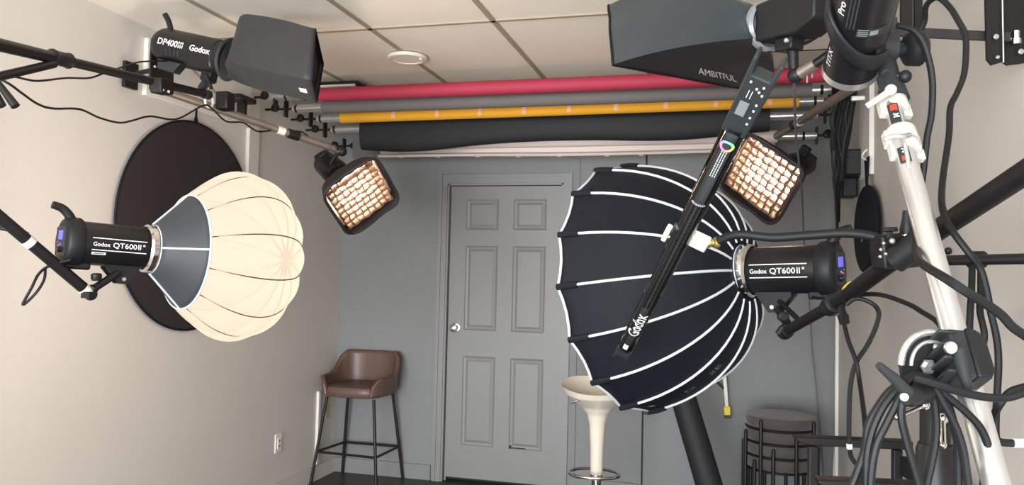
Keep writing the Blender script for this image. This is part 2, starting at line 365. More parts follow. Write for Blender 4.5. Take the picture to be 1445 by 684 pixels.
# ---- backdrop rolls
def roll(name, lab, X0, X1, y, z, r, mt, tx0, tx1, sag=0, hang=0, tape=None, seed=1, z2=None, tilt=0):
    t = thing('backdrop_roll', lab, 'backdrop roll', (X0, y, z), 'backdrop rolls')
    obj('core_tube', MB().cyl((tx0, y, z), (tx1, y, z + tilt), .024), 'steel', t)
    p = MB()
    def fn(u, v):
        a = 2 * PI * u; x = X0 + (X1 - X0) * v; rr = r * (1 + .012 * noise.noise(V((x * 2, math.cos(a), seed))))
        zz = rr * math.cos(a)
        if zz < 0 and sag: zz *= 1 + sag * (1.12 - .5 * v + .22 * math.sin(x * 4.1 + seed) + .3 * noise.noise(V((x * 1.3, 5, seed))))
        return V((x, y + rr * math.sin(a), z + tilt * v + zz))
    p.surf(fn, 40, 48, cu=True)
    for v in (0, 1):
        ring = [fn(k / 40, v) for k in range(40)]; p.add(ring, [tuple(range(40))])
    pa = obj('paper', p, mt, t)
    if hang:
        h = MB(); zb = z - hang
        def fh(u, v):
            x = X0 + .01 + (X1 - X0 - .02) * u; a = PI * 1.3 * max(0, (v - .8) / .2)
            zz = z - (hang - .012) * min(1, v / .8) - .012 * math.sin(a); yy = y + r * .98 - .02 * (1 - math.cos(a)) + .004 * math.sin(x * 5)
            return V((x, yy, zz + .006 * math.sin(x * 2.2)))
        h.surf(fh, 60, 20); obj('hanging_sheet', h, mt, pa, solid=.0015)
    if tape:
        for (xx, tw, th) in tape:
            q = MB()
            a0, a1 = (PI * 1.3, PI * 1.72)
            q.surf(lambda u, v: V((xx + tw * (u - .5), y + (r + .002) * math.sin(a0 + (a1 - a0) * v), z + tilt * (xx - X0) / (X1 - X0) + (r + .002) * math.cos(a0 + (a1 - a0) * v) * 1)), 2, 8)
            obj('tape', q, th, pa, label='peach tape strip')
    return t
roll('r', 'crimson paper backdrop roll, the topmost of the rolls', -2.26, .47, 4.08, 2.452, .038, 'red', -2.6, .60, tilt=.0)
roll('r', 'grey paper backdrop roll just under the crimson one', -2.30, .42, 4.215, 2.408, .036, 'greypaper', -2.50, .56)
ty = [(-2.335 + 1.0, .02, 'tape')]
def yt(px): r = ray(px, 160); return r.x / r.y * 4.51
roll('r', 'yellow paper backdrop roll with peach tape strips', -2.335, .385, 4.51, 2.405, .032, 'yellow', -2.50, .51, tape=[(yt(x), .025, 'tape') for x in (558, 619, 679, 741, 804, 870, 940, 1010, 1086)], tilt=.012)
roll('r', 'thick loose black paper backdrop roll below the yellow one', -2.28, .245, 4.70, 2.372, .052, 'blackpaper', -2.50, .50, sag=1.5, tilt=.006, seed=3)
r_w = roll('r', 'white paper backdrop roll with hanging taped lower edge', -2.28, .30, 4.92, 2.30, .036, 'whitepaper', -2.45, .52, hang=.088)
for px in (567, 619, 675, 732, 790, 857, 905):
    r = ray(px, 217); x = r.x / r.y * 4.955
    obj('tape', MB().box((x, 4.950, 2.222 + .006 * math.sin(x * 2.2)), (.03, .006, .026)), 'tape', r_w, label='peach tape strip on the lower edge')

# hooks that carry the rolls
def roll_hook(x, y, z, s, lab, first=[None]):
    if first[0] is None:
        t = thing('roll_hook', lab, 'bracket', (x, y, z), 'roll hooks on the side walls')
        T = Matrix.Translation((x, y, z))
        obj('arm', MB().cyl((-.16 * 1, 0, 0), (.06, 0, 0), .007, n=12), 'black', t, local=True)
        obj('expander', MB().lathe([(0, .016), (.02, .026), (.05, .02), (.07, .012)], frame((.03, 0, .0), (1, 0, 0)), 20), 'black', t, local=True)
        obj('plate', MB().box((-.02, 0, 0), (.012, .04, .1)), 'black', t, local=True, bevel=.003)
        obj('knob', MB().lathe([(0, .012), (.01, .024), (.03, .026), (.036, .016)], frame((-.07, -.01, 0), (-.3, -.9, .1)), 14), 'plastic', t, local=True)
        first[0] = t
    else:
        t = first[0].copy(); C.objects.link(t)
        for c in first[0].children:
            d = c.copy(); C.objects.link(d); d.parent = t
        t['label'] = lab
    t.matrix_world = Matrix.Translation((x, y, z)) @ Matrix.Scale(s, 4, (1, 0, 0))
nm = ['crimson', 'grey', 'yellow', 'black', 'white']
for i, (y, z, x) in enumerate([(4.08, 2.452, -2.52), (4.215, 2.408, -2.53), (4.51, 2.405, -2.53), (4.70, 2.372, -2.53), (4.92, 2.30, -2.5)]):
    roll_hook(x, y, z, 1, 'black hook holding the left end of the %s roll' % nm[i])
for i, (y, z, x) in enumerate([(4.08, 2.452, .55), (4.215, 2.408, .52), (4.51, 2.417, .52), (4.70, 2.378, .52), (4.92, 2.30, .50)]):
    roll_hook(x, y, z, -1, 'black hook holding the right end of the %s roll' % nm[i])
# grey flap hanging at left end of the rolls
b = MB().box((-2.36, 4.893, 2.268), (.165, .006, .12)); tag(obj('hanging_card', b, 'greypaper'), 'small grey card hanging under the left roll ends', 'card')

# ================================================================== LIGHT HEADS
def cylmap(R, side, x0, z0, flip):
    # writing on the side of a barrel whose axis is local X
    def fn(u, v):
        a = (v + z0) / R; return V((x0 + flip * u, side * R * math.cos(a), R * math.sin(a)))
    return fn
def studio_strobe(lab, X, side, badge=False):
    t = thing('studio_strobe', lab, 'strobe light', X); R = .079; f = -side
    b = MB().lathe([(-.265, R * .9), (-.262, R), (-.03, R), (-.024, R * .97)], None, 48); body = obj('body', b, 'body', t, local=True)
    b = MB().lathe([(-.030, .084), (-.022, .092), (-.004, .092), (0, .087), (-.004, .078), (-.02, .078)], None, 48, cap=False); obj('mount_ring', b, 'chrome', t, local=True, label='shiny metal mount ring')
    # rear control housing, deeper than the barrel
    prof = [(-.316, .062), (-.312, .074), (-.303, .081), (-.262, .083), (-.256, R)]
    b = MB().lathe(prof, Matrix.Diagonal((1, 1, 1.08, 1)), 40); hous = obj('control_housing', b, 'plastic', t, local=True)
    b = MB()   # handle, rises above the back
    b.tube(spline([(-.285, 0, .074), (-.303, 0, .100), (-.325, 0, .118), (-.355, 0, .126)], 6), lambda q: .017 - .003 * q, 12, T=None); obj('handle', b, 'plastic', t, local=True)
    # vents and lower pod
    b = MB().box((-.262, 0, -.082), (.09, .06, .03)); obj('power_block', b, 'plastic', t, local=True, bevel=.008)
    # back panel with display
    xb = -.3165; b = MB().box((xb, 0, .0), (.004, .098, .104)); pan = obj('back_panel', b, 'body', t, local=True, bevel=.002)
    # screen wraps the near side edge of the housing so both face and side show it
    b = MB().sphere((xb - .002, side * .006, -.010), .0035); obj('indicator_lamp', b, 'bluelamp', pan, local=True)
    b = MB().sphere((xb - .002, -side * .010, -.014), .003); obj('indicator_lamp', b, 'redlamp', pan, local=True)
    b = MB().lathe([(0, .010), (.010, .009)], frame((xb - .002, side * .012, -.030), (-1, 0, 0)), 16); obj('dial', b, 'black', pan, local=True)
    b = MB().box((xb - .002, side * .004, .022), (.004, .042, .032)); obj('display', b, 'screen', pan, local=True, label='lit blue display')
    for k in range(3): obj('button', MB().box((xb - .002, -side * .024, -.028 + .012 * k), (.003, .008, .005)), 'lcdgrey', pan, local=True)
    # writing between two white lines
    fn = cylmap(R + .0008, side, 0, 0, f)
    g = lambda u, v: fn(u, v)
    b = MB(); xa, xz = (-.236, -.045)
    a0, a1 = (xa, xz) if f > 0 else (-xa, -xz)
    for z in (.019, -.024):
        b = MB(); b.surf(lambda u, v: V((xa + (xz - xa) * u, side * (R + .0008) * math.cos((z + .0032 * v) / R), (R + .0008) * math.sin((z + .0032 * v) / R))), 10, 2); obj('white_line', b, 'white', body, local=True, label='white printed line')
    b = MB()
    mid = (xa + xz) / 2
    lo = xa if f > 0 else xz
    text_on(b, 'Godox', cylmap(R + .0008, side, lo + f * .031, -.002, f), .0205, bold=.012); obj('lettering', b, 'white', body, local=True, flat=True, merge=False, label='white brand lettering'); b = MB()
    text_on(b, 'QT600', cylmap(R + .0008, side, lo + f * .112, -.002, f * 1.12), .0262, bold=.01)
    text_on(b, 'II', cylmap(R + .0008, side, lo + f * .164, -.002, f), .0275, bold=.01)
    text_on(b, '°', cylmap(R + .0008, side, lo + f * .180, -.002, f), .028, bold=.01)
    obj('lettering', b, 'white', body, local=True, flat=True, merge=False, label='white model lettering')
    if badge:
        b = MB(); rect_on(b, cylmap(R + .0008, side, lo + f * .026, -.036, f), -.024, -.005, .024, .005); obj('badge', b, 'white', body, local=True, label='white badge with small dark print')
        b = MB()
        for k in range(7): rect_on(b, cylmap(R + .0014, side, lo + f * .026, -.036, f), -.018 + k * .0052, -.0025, -.0145 + k * .0052, .0025, 1)
        obj('badge_print', b, 'gap', body, local=True)
    # yoke under the barrel
    b = MB()
    for sy in (-1, 1): b.prism([(-.165, -.065), (-.045, -.065), (-.045, -.08), (-.085, -.14), (-.115, -.14), (-.165, -.085)], .006, Matrix(((1, 0, 0, 0), (0, 0, 1, sy * .028 - .003), (0, 1, 0, 0), (0, 0, 0, 1))))
    b.box((-.105, 0, -.072), (.12, .06, .014)); obj('yoke', b, 'plastic', t, local=True)
    b = MB().cyl((-.1, -.036, -.122), (-.1, .036, -.122), .007); obj('yoke_bolt', b, 'steel', t, local=True)
    return t
# LEFT strobe and lantern
psi = math.radians(46); tl = math.radians(-5.4)
axL = cdir(math.cos(psi) * math.cos(tl), math.sin(tl), math.sin(psi) * math.cos(tl))
mL = at(213, 351, 2.66)
XLn = frame(mL, axL, U_ + R_ * .02)
studio_strobe('black monolight with white lettering mounted behind the round glowing lantern', frame(mL, axL, U_, .87), -1, True)
def lantern():
    t = thing('lantern_softbox', 'round glowing white lantern softbox with dark rear skirt', 'softbox', XLn)
    nr = 12; rs, xs = .197, .115
    prof = []
    for i in range(9): prof.append((xs + (.30 - xs) * (i / 8), rs + (.298 - rs) * math.sin(PI / 2 * (i / 8)) ** .9))
    for i in range(1, 19):
        a = PI / 2 * i / 18; prof.append((.30 + .20 * math.sin(a) , .298 * max(.0, math.cos(a)) ** .92))
    def rad(i, a):
        x, r = prof[i]; ph = (a * nr / (2 * PI)) % 1; lob = math.sin(PI * ph)
        wgt = min(1, i / 5); return x + .012 * lob * max(0, (i - 8) / 18), r * (1 + (.055 * lob - .02) * wgt)
    b = MB(); n = 96; vs = []; fs = []
    for i in range(len(prof)):
        for k in range(n):
            a = 2 * PI * k / n; x, r = rad(i, a); vs.append((x, r * math.cos(a + .25), r * math.sin(a + .25)))
    for i in range(len(prof) - 1):
        for k in range(n): k2 = (k + 1) % n; fs.append((i * n + k, i * n + k2, (i + 1) * n + k2, (i + 1) * n + k))
    b.add(vs, fs); g = obj('globe', b, 'lantern', t, local=True, label='glowing white cloth globe')
    for j in range(nr):
        a = 2 * PI * j / nr + .25; pts = [V((p[0], (p[1] * .982 if i else p[1]) * math.cos(a), (p[1] * .982 if i else p[1]) * math.sin(a))) for i, p in enumerate(prof[:-1])]
        obj('seam', MB().tube(pts, .0022, 6), 'lseam', g, local=True)
    b = MB().surf(lambda u, v: V((.002 + (xs - .002) * v, (.08 + (rs - .08) * v - .006 * math.sin(PI * v) * abs(math.sin(4 * PI * u))) * math.cos(2 * PI * u), (.08 + (rs - .08) * v - .006 * math.sin(PI * v) * abs(math.sin(4 * PI * u))) * math.sin(2 * PI * u))), 64, 8, cu=True)
    sk = obj('rear_skirt', b, 'greycloth', t, local=True, solid=.002)
    obj('skirt_edge', MB().tube([(xs, rs * math.cos(2 * PI * k / 64), rs * math.sin(2 * PI * k / 64)) for k in range(64)], .0045, 8, True), 'piping', t, local=True)
    for a in (.12, .12 + PI / 2, .12 + PI, .12 + 1.5 * PI, ):
        a -= .18
        if True: obj('skirt_seam', MB().tube([V((.0 + (xs) * v, (.08 + (rs - .08) * v + .002) * math.cos(a + PI), (.08 + (rs - .08) * v + .002) * math.sin(a + PI))) for v in (0, .5, 1)], .0036, 8), 'piping', sk, local=True)
    obj('speed_ring', MB().lathe([(.0, .082), (.012, .085), (.018, .078), (.018, .06), (0, .06)], None, 40, cap=False), 'piping', t, local=True)
lantern()
point('lantern_bulb', XLn @ V((.27, 0, 0)), 185, (1, .82, .67), .09)

# RIGHT strobe and deep parabolic softbox
psr = math.radians(138.1); tr = math.radians(-9)
axR = cdir(math.cos(psr) * math.cos(tr), math.sin(tr), math.sin(psr) * math.cos(tr))
mR = at(1052, 382, 2.65)
studio_strobe('black monolight with white lettering mounted behind the big black softbox', frame(mR, cdir(-.77, -.045, .63), U_, .97), 1)
XRs = frame(mR, axR, U_)
def parabolic():
    t = thing('parabolic_softbox', 'big round black ribbed softbox seen from behind', 'softbox', XRs)
    NR = 16; R, L, r0 = .452, .442, .088; A = math.radians(80)
    prof = lambda v: (L * (1 - math.cos(A * v)) / (1 - math.cos(A)), r0 + (R - r0) * math.sin(A * v) / math.sin(A))
    ph0 = math.radians(11.25 - 9)
    def rib(k, v, dr=0): x, r = prof(v); a = 2 * PI * k / NR + ph0; return V((x, (r + dr) * math.cos(a), (r + dr) * math.sin(a)))
    def gore(g, s, v, off=0):
        p = rib(g, v).lerp(rib(g + 1, v), s); n = V((0, p.y, p.z)).normalized(); return p + n * off - V((.012 * math.sin(PI * s) * max(0, v - .8) * 5, 0, 0)) * 1
    b = MB()
    b.surf(lambda u, v: gore(int(u * NR * 4 + 1e-6) // 4, (int(u * NR * 4 + 1e-6) % 4) / 4, v), NR * 4, 18, cu=True)
    sh = obj('shell', b, ['fabric'], t, local=True, solid=.0018, angle=.2)
    for k in range(NR):
        obj('rib', MB().tube([rib(k, .02 + .88 * j / 14, .0035) for j in range(15)], .0046, 8), 'piping', sh, local=True, label='pale grey rib piping')
        obj('rib_pocket', MB().tube([rib(k, .90, .003), rib(k, .95, .005), rib(k, 1.0, .005)], .0110, 8), 'fabric', sh, local=True)
    b = MB(); pts = []
    for k in range(NR):
        for s in range(4): pts.append(gore(k, s / 4, 1, .001))
    b.tube(pts, .0048, 8, True); obj('rim_piping', b, 'piping', t, local=True)
    b = MB(); 
    b.surf(lambda u, v: V((L - .03 + .01 * v, .43 * (1 - v) * math.cos(2 * PI * u), .43 * (1 - v) * math.sin(2 * PI * u))), 48, 4, cu=True); obj('front_diffuser', b, 'softlit', t, local=True)
    obj('speed_ring', MB().lathe([(-.004, .088), (.012, .094), (.02, .088), (.022, .07), (-.004, .07)], None, 40, cap=False), 'piping', t, local=True)
    # writing low on the bottom panel: choose the gore that faces down
    g = min(range(NR), key=lambda k: abs(((XRs @ gore(k, .5, .6)) - at(968, 540, 2.75)).length))
    def fn(u, v): return gore(g, .5 + v, .66 - u, .003)
    b = MB(); 
    text_on(b, 'SE', lambda x, y: gore(g, .45 - y * 5.5, .50 - x * 1.9, .003), .05); obj('lettering', b, 'dimprint', sh, local=True, flat=True, merge=False, label='faint grey lettering on the lowest panel'); b = MB()
    text_on(b, 'D', lambda x, y: gore(g, .45 - y * 4.5, .68 - x * 1.9, .003), .05)
    b.cur = 0
    obj('lettering', b, 'dimprint', sh, local=True, flat=True, merge=False, label='faint grey lettering on the lowest panel')
    b = MB(); b.surf(lambda u, v: gore(g, .40 + .16 * u, .90 + .03 * v, .003), 2, 2); obj('logo_square', b, 'lcdgrey', sh, local=True)
parabolic()

# loft between a round throat and four corners
def loft(c0, r0, ex, ey, cor, bul=.1, n=8, fast=1):
    nx = ex.cross(ey).normalized()
    cs = [V(c) for c in cor]; cen = sum(cs, V()) / 4
    N = 4 * n
    def fn(u, v):
        q = (u % 1) * 4; i = int(q) % 4; s = q - int(q)
        e = cs[i].lerp(cs[(i + 1) % 4], s)
        a0 = [2.356, .785, -.785, -2.356][i]; a = a0 - s * PI / 2
        p = c0 + ex * (r0 * math.cos(a)) + ey * (r0 * math.sin(a))
        dd = e - p; al = nx * dd.dot(nx); o = p + al * v + (dd - al) * (1 - (1 - v) ** fast); out = (e - cen); out = out.normalized() if out.length else out
        return o + out * (bul * math.sin(PI * v) * (e - p).length) + out * (.004 * noise.noise(o * 9))
    return fn
# ---- upper left: strobe on the boom with its rectangular softbox
axD = None
dA, dB = at(232, 64, 3.45), at(322, 84, 3.36)
axD = (dB - dA).normalized()
XD = frame(dB, axD, U_)
def barn_strobe():
    t = thing('studio_strobe', 'black flash head with white lettering at the end of the upper left boom', 'strobe light', XD); L = (dB - dA).length; R = .076
    body = obj('body', MB().lathe([(-L - .02, R * .8), (-L, R * .95), (-L + .012, R), (-.04, R), (-.035, R * .94), (-.02, R * .94), (-.018, R * 1.02), (.01, R * 1.02)], None, 40), 'body', t, local=True)
    b = MB(); text_on(b, 'DP400III', cylmap(R + .001, -1, -L * .72, .008, 1), .038, bold=.015); obj('lettering', b, 'white', body, local=True, flat=True, merge=False, label='white model lettering'); b = MB(); text_on(b, 'Godox', cylmap(R + .001, -1, -L * .27, .008, 1), .036, bold=.02)
    obj('lettering', b, 'white', body, local=True, flat=True, merge=False, label='white lettering')
    obj('handle', MB().tube(spline([(-L + .02, 0, R - .01), (-L - .005, 0, R + .03), (-L - .03, 0, R + .055)], 5), .012, 10), 'plastic', t, local=True)
    b = MB()
    for k in range(4): b.surf(lambda u, v: cylmap(R + .0006, -1, 0, 0, 1)(-L * .78 + .02 * k + .008 * u, -.045 + .03 * v), 2, 4)
    obj('vents', b, 'gap', body, local=True)
    b = MB().prism([(-L + .03, -R + .012), (-L + .15, -R + .012), (-L + .12, -R - .035), (-L + .04, -R - .03)], .05, Matrix(((1, 0, 0, 0), (0, 0, 1, -.06), (0, 1, 0, 0), (0, 0, 0, 1)))); obj('plug_block', b, 'greyplastic', t, local=True, bevel=.004)
    b = MB().box((-.075, 0, -R - .012), (.05, .05, .045)); b.cyl((-.075, -.03, -R - .02), (-.075, .03, -R - .02), .02); obj('tilt_head', b, 'plastic', t, local=True, bevel=.004)
    b = MB(); p = XD.inverted() @ at(285, 124, 3.46); b.cyl((-.075, 0, -R - .02), p, .018); obj('spigot_socket', b, 'greyplastic', t, local=True)
    b = MB().tube([(-.06, -.035, -R - .015), (-.02, -.04, -R - .06)], .008); obj('lever', b, 'plastic', t, local=True)
barn_strobe()
def barn_softbox():
    c0 = XD @ V((.005, 0, 0)); x, y, z = basis(axD, U_); N1, N2, N3 = at(445, 41, 3.16), at(440, 113, 3.12), at(447, 143, 3.34); N4 = at(456, 90, 3.38)
    t = thing('strip_softbox', 'small black box softbox above the black disc on the left wall', 'softbox', XD)
    fn = loft(c0, .09, y, z, [N4, N1, N2, N3], .02, fast=16)
    b = MB(); b.surf(lambda u, v: fn(u, v ** 1.6), 48, 18, cu=True); s = obj('shell', b, 'fabric2', t, solid=.003, angle=.5)
    b = MB(); pts = []
    for k in range(48): pts.append(fn(k / 48, 1))
    b.tube(pts, .004, 6, True); obj('hem', b, 'fabric', t)
    b = MB(); cc = sum([N1, N2, N3, N4], V()) / 4
    b.add([p.lerp(cc, .03) - axD * .015 for p in (N1, N2, N3, N4)], [(0, 1, 2, 3)]); obj('front_panel', b, 'fabric', t, solid=.002)
    d = MB(); e = lambda u, v: fn(.5 + .25 * u, v)   # lower face
    d.surf(lambda u, v: e(.40 + .2 * u, .84 + .08 * v) - U_ * .004, 3, 3); obj('care_label', d, 'wallwhite', s, label='small white care label')
barn_softbox()
# ---- upper left boom, brace, bracket
def pole(mb, a, b_, r, r2=None): mb.cyl(a, b_, r, r2, 24)
t = thing('boom_pole', 'black boom pole running along the upper left wall to the flash head', 'boom pole', at(228, 92, 3.5))
pA, pB = at(-40, 54, 2.15), at(291, 133, 3.46); pM = at(86, 84, 2.62)
obj('outer_tube', MB().cyl(pA, pM, .0195), 'black', t); obj('inner_tube', MB().cyl(pM, pB, .0165), 'black', t)
d_ = (pB - pA).normalized()
obj('clamp_collar', MB().lathe([(-.045, .022), (-.04, .027), (-.03, .024), (.03, .024), (.04, .027), (.045, .022)], frame(at(85, 83, 2.61), d_), 24), 'plastic', t)
obj('end_cap', MB().cyl(pB - d_ * .02, pB + d_ * .02, .021), 'plastic', t)
obj('brace', MB().cyl(at(-40, 117, 2.2), at(76, 90, 2.56), .0135), 'black', t)
b = MB().cyl(at(-6, 112, 2.2), at(22, 150, 2.2), .008, .012); b.cyl(at(-14, 120, 2.2), at(2, 150, 2.2), .012, .013); obj('clamp_lever', b, 'plastic', t)
def bracket_plate():
    t = thing('mounting_bracket', 'black slotted steel bracket plate on the upper left wall board', 'bracket', onX(225, 100, XL + .1))
    q = lambda px, py: onX(px, py, XL + .30); P = [q(213, 54), q(243, 62), q(243, 133), q(236, 134), q(210, 126), q(211, 80)]
    b = MB(); n = len(P); vs = P + [p + V((.008, 0, 0)) for p in P]; b.add(vs, [tuple(range(n)), tuple(range(n, 2 * n))] + [(k, (k + 1) % n, n + (k + 1) % n, n + k) for k in range(n)])
    obj('face_plate', b, 'black', t, flat=True)
    obj('boom_clamp', MB().box((0, 0, 0), (.09, .05, .06), frame(at(228, 122, 3.12), pB - pA, U_)), 'black', t, bevel=.006)
    for px, py in ((215, 122), (222, 125), (230, 127), (238, 129)): obj('bolt', MB().sphere(at(px, py, 3.09), .006), 'steel', t)
    c = q(232, 95); b = MB().cyl((XL + .02, c.y + .1, c.z), (XL + .30, c.y, c.z), .011); b.box((XL + .035, c.y + .1, c.z), (.02, .08, .12)); obj('wall_strut', b, 'black', t)
    for px, py in ((216, 61), (216, 67), (216, 94), (213, 120), (219, 118), (227, 122), (233, 124), (221, 127)): obj('bolt', MB().sphere(q(px, py) + V((.01, 0, 0)), .007), 'steel', t)
    b = MB(); 
    b.surf(lambda u, v: q(220.5 + 5 * (u - .5) * 1.0, 70 + 9 * (v - .5) * 1.6) + V((.0095, 0, 0)), 4, 4); obj('slot', b, 'wall', t)
bracket_plate()
b = MB().tube(spline([(0, 107, 2.3), (19, 108, 2.35), (37, 112, 2.4), (56, 114, 2.45), (94, 110, 2.6), (126, 110, 2.75), (150, 102, 2.85), (178, 93, 3.0), (200, 87, 3.2), (214, 85, 3.3)][0:0] or [at(*p) for p in [(-8, 107, 2.3), (19, 108, 2.35), (37, 112, 2.4), (56, 114, 2.45), (94, 110, 2.6), (126, 110, 2.75), (150, 102, 2.85), (178, 93, 3.0), (200, 87, 3.2), (240, 86, 3.4)]], 6), .0034, 8)
tag(obj('power_cable', b, 'rubber'), 'thin black cable running behind the upper left boom to the flash head', 'cable')
def cable(pts, r, lab, name='cable', mt='rubber', group=None, k=6):
    o = obj(name, MB().tube(spline([at(*p) for p in pts], k), r, 8), mt); tag(o, lab, 'cable', group); return o
cable([(-6, 108, 2.5), (14, 119, 2.5), (33, 133, 2.6), (54, 147, 2.7), (75, 153, 2.8), (112, 154, 3.0), (140, 166, 3.1), (168, 173, 3.2), (187, 170, 3.25), (212, 164, 3.35), (249, 168, 3.5), (286, 149, 3.62), (299, 153, 3.68), (319, 171, 3.75), (343, 173, 3.85), (363, 185, 3.95), (385, 184, 4.1), (408, 184, 4.25), (428, 187, 4.33), (440, 198, 4.33), (455, 205, 4.3), (469, 222, 4.28)], .0042, 'long black cable sagging across the left wall to the left grid softbox')
cable([(100, 366, 2.42), (70, 375, 2.40), (55, 386, 2.38), (45, 405, 2.36), (32, 430, 2.36), (50, 414, 2.36), (62, 395, 2.38), (64, 378, 2.40)], .0042, 'black cable loop hanging from the back of the lantern strobe')
# ---- rail along the left wall
def wall_rail(a, b_, lab):
    t = thing('side_rail', lab, 'rail', (a + b_) / 2); d = (b_ - a).normalized()
    obj('pipe', MB().cyl(a, b_, .019), 'oldmetal', t); m = a.lerp(b_, .72)
    obj('collar', MB().cyl(m - d * .03, m + d * .03, .025), 'black', t); obj('tape_wrap', MB().cyl(m - d * .09, m - d * .05, .0215), 'whitetape', t)
    return t
rA, rB = at(214, 122, 3.72), at(481, 213, 4.33)
t = wall_rail(rA, rB, 'grey metal rail along the left wall under the flash head')
m = at(318, 143, 3.87)
obj('clamp', MB().box(m, (.07, .07, .09)), 'black', t, bevel=.01)
obj('tie', MB().tube([m.lerp(at(295, 143, 3.8), 1) + V((0, .03 * math.cos(a), .03 * math.sin(a))) for a in [k * PI / 6 for k in range(12)]], .006, 6, True), 'whitetape', t)
b = MB(); c = onX(342, 140, XL + .06); b.box((c.x, c.y, c.z), (.08, .16, .03)); b.box((c.x, c.y, c.z - .05), (.05, .03, .1)); b.cyl(m, c, .014); obj('wall_mount', b, 'black', t, bevel=.004)
obj('diagonal_strut', MB().cyl(onX(262, 88, XL + .05), at(322, 148, 3.87), .006), 'oldmetal', t)

# ---- black disc on the left wall
def disc():
    a = onX(161, 320, XL + .02); c_ = V((XL + .022, 3.555, EYE.z + .222)); R = .54
    t = thing('folding_reflector', 'large round black fabric disc hanging on the left wall behind the lantern', 'reflector', c_ - V((0, 0, R)))
    X = frame(c_, (1, 0, 0)); obj('fabric', MB().lathe([(0, R), (.004, R), (.007, R * .97), (.006, R * .5), (.0065, .001)], X, 72), M['coffee'], t)
    obj('rim', MB().tube([c_ + V((.003, R * math.cos(2 * PI * k / 72), R * math.sin(2 * PI * k / 72))) for k in range(72)], .006, 8, True), 'fabric', t)
    obj('hanging_tab', MB().prism([(-.02, R - .005), (.02, R - .005), (.006, R + .035), (.004, R + .075), (-.004, R + .075), (-.006, R + .035)], .006, frame(c_, (0, 1, 0), (1, 0, 0)) @ Matrix(((1, 0, 0, 0), (0, -1, 0, 0), (0, 0, 1, 0), (0, 0, 0, 1))) if False else Matrix(((0, 0, 1, c_.x), (1, 0, 0, c_.y), (0, 1, 0, c_.z), (0, 0, 0, 1)))), 'fabric', t)
disc()
# ---- lower left boom carrying the lantern strobe
t = thing('boom_pole', 'black boom arm at left edge holding the lantern strobe', 'boom pole', at(-40, 272, 2.25))
a, e = at(-45, 268, 2.22), at(128, 415, 2.50); d = (e - a).normalized()
obj('tube', MB().cyl(a, e, .0175), 'black', t)
for f0, f1 in ((.445, .49), (.93, .985)): obj('white_tape', MB().cyl(a.lerp(e, f0), a.lerp(e, f1), .0188), 'whitetape', t, label='white cloth tape wrap')
b = MB().sphere(e, .02); b.cyl(e, at(134, 404, 2.50), .014); b.box(at(125, 416, 2.48), (.03, .03, .02)); obj('swivel', b, 'plastic', t)
obj('spigot', MB().cyl(at(134, 406, 2.50), at(166, 385, 2.56), .012), 'black', t)
obj('knob', MB().lathe([(0, .012), (.006, .016), (.02, .016), (.024, .01)], frame(at(136, 396, 2.49), U_), 12), 'plastic', t)
obj('second_tube', MB().cyl(at(-45, 312, 2.3), at(40, 330, 2.36), .006), 'black', t)

